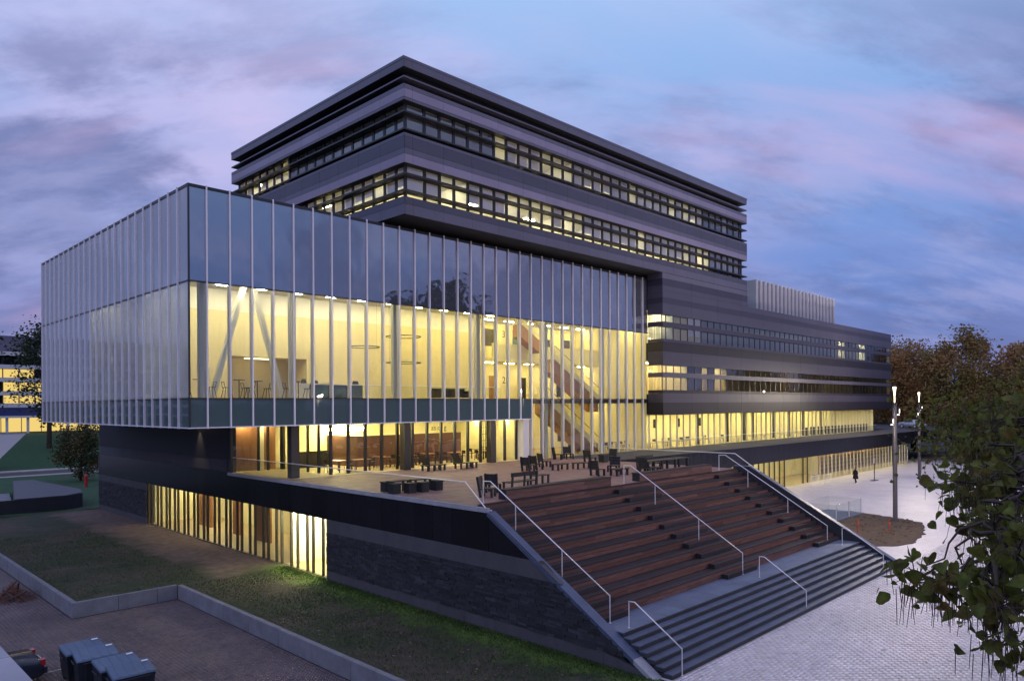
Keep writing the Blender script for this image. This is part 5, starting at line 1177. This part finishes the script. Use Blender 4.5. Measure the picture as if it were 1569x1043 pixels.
# ramp structure beyond the lawn
t = thing('ramp_house', 'low dark ramp enclosure with slanted top on the lawn far left', 'ramp', (15, 74, 0))
pr = MB().prism([(-1.0, -.6), (3.0, -.6), (4.6, .8), (5.4, 4.2), (4.4, 18.4), (2.6, 18.4)], -.05, 1.2, 'z'); o = pr.build('enclosure', 'ramp_side', t); fix_normals(o.data)
pr = MB().prism([(-.9, -.5), (3.0, -.5), (4.5, .9), (5.3, 4.2), (4.3, 18.3), (2.6, 18.3)], 1.2, 1.26, 'z'); o = pr.build('top_plate', 'ramp_top', t); fix_normals(o.data)
MB().box(-25, -1.0, -.6, -.3, -.05, 1.2).build('front_wall', 'ramp_side', t); MB().add([(-25, -.3, .9), (-1, -.3, .9), (1.8, 16, .2), (-25, 16, .2)], [(0, 1, 2, 3)]).build('ramp_floor', 'concrete_wall', t)
t = thing('red_hydrant', 'red hydrant pillar standing beside the roadside shrub', 'hydrant', (24.6, 92.6, 0)); t.scale = (.68, .68, .68)
MB().tube([(0, 0, 0), (0, 0, .12), (0, 0, .13), (0, 0, 1.7), (0, 0, 1.72), (0, 0, 1.95)], [.38, .38, .27, .27, .34, .30], 12).build('body', 'hydrant_red', t)
MB().tube([(0, 0, 1.95), (0, 0, 2.15)], [.28, .1], 12).build('cap', 'hydrant_red', t)
for s_ in (-1, 1): MB().tube([(s_*.2, 0, 1.35), (s_*.45, 0, 1.35)], .12, 10).build('nozzle', 'hydrant_red', t)
# embankment and distant building
o = MB().prism([(123.5, 0), (150, 4.2), (150, -.5), (123.5, -.5)], -60, 70, 'x').build('embankment', 'grass_slope', kind='structure'); fix_normals(o.data)
MB().box(-60, 70, 150, 240, -.5, 4.2).build('upper_ground', 'grass_slope', kind='structure')
t = thing('retaining_wall', 'white sloped retaining wall below the distant lit building', 'wall', (20, 123.8, 0)); pr = MB().prism([(-30, -.3), (-30, 5.4), (5.2, 5.4), (2.1, 2.0), (0, -.3)], -.3, .3, 'y'); o = pr.build('wall', 'lot_white', t); fix_normals(o.data)
MB().box(-30, 5.25, -.36, .36, 5.402, 5.5).build('coping', 'path_light', t)
DB = thing('distant_building', 'distant white banded building with yellow lit windows at the left edge', 'building', (20, 166, 4.2))
def dband(nm, mn, z0, z1, y0=0, x0=-70, x1=32): piece(nm, mn, DB, x0, x1, y0, 16, z0, z1)
dband('wall', 'clad_dark', 4.7, 15.0, .8); dband('canopy', 'lot_white', 2.95, 3.35, -1.2); dband('navy_band', 'navy', 3.35, 4.9, -.6)
for z in (4.95, 7.3, 9.9, 12.4, 14.9): dband('spandrel_band', 'lot_white', z, z+.75, 0)
dband('penthouse', 'clad_mid', 15.7, 19.0, 4, -60, 24); dband('wall', 'clad_dark', 0, 2.95, 5)
for zi, (z0, z1) in enumerate(((5.75, 7.25), (8.1, 9.8), (10.7, 12.3), (13.2, 14.8))):
    for k in range(11):
        lit = (zi in (0, 1, 2)) and R.random() < .75
        piece('window', 'far_window' if lit else 'car_glass', DB, 31-2.6*(k+1)+.12, 31-2.6*k-.12, .5, .7, z0, z1)
for k in range(9):
    piece('window', 'far_window', DB, 31-3.4*(k+1)+.1, 31-3.4*k-.1, 4.6, 4.9, .15, 2.9); piece('column', 'lot_white', DB, 31-3.4*k-.2, 31-3.4*k+.2, -.8, -.4, 0, 2.95)

# ================================================================== TREES
def leaf_mesh(name, P, size, mname, seed, droop=.3, shape='quad', smin=.6):
    """P: N x 3 leaf centres -> one mesh of small leaf faces"""
    r = np.random.RandomState(seed); n = len(P); P = np.asarray(P)
    a = r.normal(size=(n, 3)); a[:, 2] = a[:, 2]*.5-droop; a /= np.linalg.norm(a, axis=1)[:, None]
    b_ = r.normal(size=(n, 3)); b_ -= (b_*a).sum(1)[:, None]*a; b_ /= np.linalg.norm(b_, axis=1)[:, None]; nn = np.cross(a, b_)
    s_ = (np.asarray(size)*r.uniform(smin, 1.15, n))[:, None]
    if shape == 'quad': loc = [(-.5, 0, 0), (0, .38, .06), (.5, 0, 0), (0, -.38, .06)]; fc = [(0, 1, 2), (0, 2, 3)]
    else:
        loc = [(-.42, 0, 0), (-.5, .18, .05), (-.40, .36, .08), (-.12, .44, .08), (.2, .26, .03), (.58, 0, -.10), (.2, -.26, .03), (-.12, -.44, .08), (-.40, -.36, .08), (-.5, -.18, .05), (.05, 0, -.03)]
        fc = [(10, 0, 1), (10, 1, 2), (10, 2, 3), (10, 3, 4), (10, 4, 5), (10, 5, 6), (10, 6, 7), (10, 7, 8), (10, 8, 9), (10, 9, 0)]
    m_ = len(loc); V = np.zeros((n, m_, 3))
    for i, (u, v, w) in enumerate(loc): V[:, i] = P + s_*(a*u+b_*v+nn*w)
    fcs = (np.arange(n)*m_)[:, None, None]+np.array(fc)[None]; fcs = fcs.reshape(-1, 3)
    me = bpy.data.meshes.new(name); me.vertices.add(n*m_); me.vertices.foreach_set('co', V.ravel()); nf = len(fcs)
    me.loops.add(nf*3); me.loops.foreach_set('vertex_index', fcs.ravel().astype(np.int32)); me.polygons.add(nf); me.polygons.foreach_set('loop_start', np.arange(0, nf*3, 3, dtype=np.int32)); me.update(calc_edges=True)
    me.materials.append(MATS[mname]); return me
def tree(name, label, base, h, rad, zc, rz_, nl, size, leaf, seed, group=None, nclump=60, spread=.2, cat='tree', trunk_r=.3, smin=.6):
    r = np.random.RandomState(seed); t = thing(name, label, cat, base, group=group); tr = MB()
    tr.tube([(0, 0, -.3), (.05, .02, h*.2), (r.normal()*.15, r.normal()*.15, h*.42), (r.normal()*.3, r.normal()*.3, h*.75)], [trunk_r*1.2, trunk_r, trunk_r*.75, trunk_r*.25], 9)
    C_ = []
    for i in range(nclump):
        d = r.normal(size=3); d /= np.linalg.norm(d); q = r.uniform(.35, 1)**.5
        p = np.array([d[0]*rad*q, d[1]*rad*q, zc+d[2]*rz_*q]); C_.append(p)
        z0 = h*r.uniform(.25, .6); m_ = Vector((p[0]*.45, p[1]*.45, (z0+p[2])/2+.06*h*r.uniform(-1, .6)))
        tr.tube([(0, 0, z0), m_, p], [trunk_r*.28, trunk_r*.16, .02], 5, False)
    tr.build('trunk', 'bark', t, smooth=True)
    C_ = np.array(C_); w = r.choice(len(C_), nl); cs_ = spread*(0.6+.8*r.rand(len(C_)))
    P = C_[w]+np.clip(r.normal(size=(nl, 3)), -1.7, 1.7)*(cs_[w][:, None])*np.array([rad, rad, rz_*.8])
    P = P[P[:, 2] > .3]
    link_mesh('crown', leaf_mesh('crown', P, size, leaf, seed+1, smin=smin*.6), t); return t
fa = [((160, 53), 21.5, 7.5, 'tallest'), ((153, 43), 21.0, 7.0, 'x'), ((149, 34.5), 21.0, 6.8, 'x'), ((148, 27), 19.0, 6.0, 'x'), ((140, 18.5), 17.5, 6.2, 'x'), ((128, 10), 16.0, 6.2, 'x')]
lb = ['rust brown autumn tree right behind the end of the long wing', 'rust brown autumn tree second from the end of the wing', 'rust brown autumn tree third from the end of the wing', 'rust brown autumn tree fourth from the end of the wing', 'brown autumn tree behind the far lamp post, partly hidden by foliage', 'brown autumn tree behind the catalpa at the right edge']
for i, ((x, yv), h, rr, _) in enumerate(fa):
    tree('autumn_tree', lb[i], (x, yv, 0), h, rr, h*.56, h*.44, 26000, .52, 'leaf_autumn', 20+i, 'autumn trees behind the wing', 110, .15, trunk_r=.45)
tree('broadleaf_tree', 'dark broadleaf tree between the glass hall and the distant building', (31.5, 138.8, 2), 23, 5.6, 13.5, 9.0, 7000, .55, 'leaf_dark', 41, None, 60, .16, trunk_r=.35)
tree('roadside_shrub', 'olive brown roadside shrub next to the red hydrant', (26.4, 101.5, 0), 7.4, 2.7, 3.8, 3.4, 6000, .32, 'leaf_shrub', 42, None, 50, .2, 'shrub', .15)
# trees of the park behind the camera (they show in the hall glass)
for i, (x, yv, h) in enumerate(((70, -18, 25), (75, -16, 30), (80, -13, 25), (120, -40, 16), (-45, 62, 15), (-60, 85, 16), (-38, 40, 13))):
    tree('park_tree', ['tall dark park tree mirrored at the left of a trio in the hall glass', 'tallest dark park tree mirrored in the hall glass', 'tall dark park tree mirrored at the right of a trio in the hall glass', 'park tree beyond the near plaza', 'park tree left of the lawn', 'park tree far left of the lawn', 'park tree beside the parking lot'][i], (x, yv, 0), h, h*.14+1, h*.6, h*.42, 7000 if i < 3 else 2600, 1.0, 'leaf_dark', 60+i, 'park trees outside the view', 40, .17, trunk_r=.35)
# distant wood all round the horizon
rs = np.random.RandomState(77); P = []
for a in np.linspace(0, 2*math.pi, 200, endpoint=False):
    dd = rs.uniform(260, 330); x, yv = dd*math.cos(a), dd*math.sin(a)
    hh = rs.uniform(12, 19); n = 70; d = rs.normal(size=(n, 3)); d /= np.linalg.norm(d, axis=1)[:, None]; q = rs.uniform(.3, 1, n)[:, None]
    P.append(np.array([x, yv, hh*.5])+d*q*np.array([7.5, 7.5, hh*.5]))
link_mesh('treeline', leaf_mesh('treeline', np.concatenate(P), 4.2, 'leaf_dark', 78), label='dark wooded treeline along the horizon', cat='woods', kind='stuff')

# catalpa at the right edge: trunk outside the picture, crown hanging into it
def DRZ(d, r, z): v = fwd*d+rgt*r; return Vector((v.x, v.y, z))
TB = DRZ(16.5, 16.2, 0)
ct_ = thing('catalpa_tree', 'large catalpa tree with broad green leaves and hanging pods at the right edge', 'tree', TB)
rs = np.random.RandomState(5); trk = MB(); Ccl = []
trk.tube([(0, 0, -.1), (.05, .1, 2.5), (-.1, .1, 4.6), (-.2, .3, 6.0)], [.36, .28, .24, .2], 10)
def limb(path, r0, n=7):
    pts = [Vector(p) for p in path]; out = []
    for i in range(len(pts)-1):
        for k in range(4): out.append(pts[i].lerp(pts[i+1], k/4)+Vector((rs.normal(), rs.normal(), rs.normal()))*.05)
    out.append(pts[-1]); trk.tube(out, [max(.008, r0*(1-.93*i/(len(out)-1))) for i in range(len(out))], n, False); return out
hub = Vector((-.2, .3, 5.8))
Cc = DRZ(16.5, 16.6, 8.0)-TB
tips = []
for i in range(230):
    d = rs.normal(size=3); d /= np.linalg.norm(d); q = rs.uniform(.5, 1)
    tips.append(Cc+Vector((d[0]*6.0*q, d[1]*6.0*q, d[2]*2.3*q)))
extra = [DRZ(6.6, 4.6, 7.6), DRZ(6.7, 4.5, 7.3), DRZ(7.0, 4.75, 7.1), DRZ(6.9, 4.9, 7.75), DRZ(8.3, 5.5, 7.6), DRZ(8.8, 6.0, 7.9), DRZ(9.4, 6.0, 7.4), DRZ(10, 6.6, 8.0), DRZ(10.6, 6.6, 7.6), DRZ(7.3, 4.35, 7.1), DRZ(10.5, 7.2, 8.3), DRZ(11.5, 7.6, 8.0), DRZ(12, 7.9, 8.5), DRZ(10.8, 7.9, 7.5), DRZ(9.6, 6.9, 7.3), DRZ(10.4, 7.0, 6.9), DRZ(12.5, 8.2, 7.4), DRZ(13, 8.6, 8.9), DRZ(9.9, 7.2, 8.9), DRZ(7.4, 5.3, 7.6), DRZ(6.9, 4.75, 7.45), DRZ(6.5, 4.35, 7.15), DRZ(6.4, 4.3, 6.85), DRZ(7.9, 4.75, 7.05), DRZ(8.1, 4.5, 7.0), DRZ(7.6, 5.4, 7.9), DRZ(8.5, 5.6, 8.1), DRZ(9.0, 5.6, 8.0), DRZ(9.5, 6.1, 8.35), DRZ(9.2, 6.3, 7.6), DRZ(8.4, 5.9, 7.3), DRZ(7.8, 5.9, 7.0)]
tips += [p-TB for p in extra]
nodes_ = []
for k in range(16):                                   # primary limbs inside the crown
    a = 2*math.pi*k/16+rs.uniform(-.2, .2); q = rs.uniform(.35, .72)
    e = Cc+Vector((6.0*q*math.cos(a), 6.0*q*math.sin(a), rs.uniform(-.5, .9)))
    out = limb([hub, hub.lerp(e, .5)+Vector((0, 0, .7)), e], .12, 7); nodes_ += out[3:]
bough = limb([hub, DRZ(13.6, 12.2, 8.3)-TB, DRZ(11.2, 8.6, 8.6)-TB, DRZ(9.2, 6.7, 8.3)-TB, DRZ(7.9, 5.5, 7.9)-TB, DRZ(7.0, 4.8, 7.5)-TB], .11, 7); nodes_b = bough[7:]
for i, p in enumerate(tips):
    pool = nodes_ if i < 230 else nodes_b
    s0 = min(pool, key=lambda n_: (n_-p).length+(.0 if n_.z > p.z-.4 else 1.0))
    limb([s0, s0.lerp(p, .5)+Vector((rs.normal()*.12, rs.normal()*.12, .18)), p], .03, 4)
trk.build('trunk', 'bark', ct_, smooth=True)
tp = np.array([list(p) for p in tips]); LP = []; POD = MB(); TW = MB()
for i, p in enumerate(tp):
    n = 135 if i < 230 else 34; sp = .58 if i < 230 else .19
    LP.append(p+rs.normal(size=(n, 3))*np.array([sp, sp, sp*.62]))
    tw = np.array(LP[-1]); sel = tw[rs.choice(len(tw), 8 if i < 230 else 14)]
    for q in sel: TW.tube([p, (p+q)/2+np.array([0, 0, .06]), q], [.009, .006, .003], 3, False)
    for k in range(30 if i < 230 else 22):
        q = p+rs.normal(size=3)*np.array([sp*.8, sp*.8, sp*.5]); L_ = rs.uniform(.22, .42); s_ = rs.normal(size=2)*.03
        POD.tube([q, q+np.array([s_[0]*.5, s_[1]*.5, -L_*.5]), q+np.array([s_[0], s_[1], -L_])], [.004, .0045, .0025], 3, False)
link_mesh('crown', leaf_mesh('crown', np.concatenate(LP), np.concatenate([np.full(len(q), .14 if k < 230 else .175) for k, q in enumerate(LP)]), 'leaf_cat', 6, droop=.7, shape='heart', smin=.35), ct_)
POD.build('pods', 'pod', ct_, kind='stuff'); TW.build('twigs', 'bark', ct_, kind='stuff')
# tufts of grass along the plinth and over the lawn
rs = np.random.RandomState(31); n = 26000; x = np.concatenate([rs.uniform(14.3, 19.98, n//2), FX-.03-np.abs(rs.normal(0, .35, n//4)), rs.uniform(9.7, 16, n//4)]); yv = np.concatenate([rs.uniform(12, 37.5, n//2), rs.uniform(12, 38, n//4), rs.uniform(37.9, 60, n//4)])
h = rs.uniform(.03, .11, n); a = rs.uniform(0, 6.28, n); V = np.zeros((n, 3, 3)); lx_, ly_ = np.cos(a)*.022, np.sin(a)*.022
V[:, 0] = np.stack([x-lx_, yv-ly_, np.zeros(n)], 1); V[:, 1] = np.stack([x+lx_, yv+ly_, np.zeros(n)], 1); V[:, 2] = np.stack([x+rs.normal(0, .04, n), yv+rs.normal(0, .04, n), h], 1)
me = bpy.data.meshes.new('grass'); me.from_pydata(V.reshape(-1, 3).tolist(), [], [(3*i, 3*i+1, 3*i+2) for i in range(n)]); me.materials.append(MATS['blade']); me.update()
link_mesh('grass', me, label='short uneven grass on the lawn strip beside the plinth', cat='grass', kind='stuff')
# fallen leaves
rs = np.random.RandomState(8); P = np.concatenate([np.stack([rs.uniform(22, 46, 260), rs.uniform(2, 12.8, 260), np.full(260, .012)], 1), np.stack([rs.uniform(14.4, 19.8, 320), rs.uniform(13, 37, 320), np.full(320, .06)], 1), np.stack([rs.uniform(5, 13.9, 160), rs.uniform(16, 37, 160), np.full(160, LOT+.015)], 1)])
me = leaf_mesh('fallen_leaves', P, .10, 'leaf_autumn', 9, droop=0); co = np.zeros(len(me.vertices)*3); me.vertices.foreach_get('co', co); co = co.reshape(-1, 4, 3); zc_ = co[:, :, 2].mean(1, keepdims=True); co[:, :, 2] = zc_+(co[:, :, 2]-zc_)*.25; me.vertices.foreach_set('co', co.ravel()); me.update()
link_mesh('fallen_leaves', me, label='small dry leaves scattered over lawn and paving', cat='leaves', kind='stuff')
for o in list(bpy.data.objects):
    if '_used' in o: del o['_used']
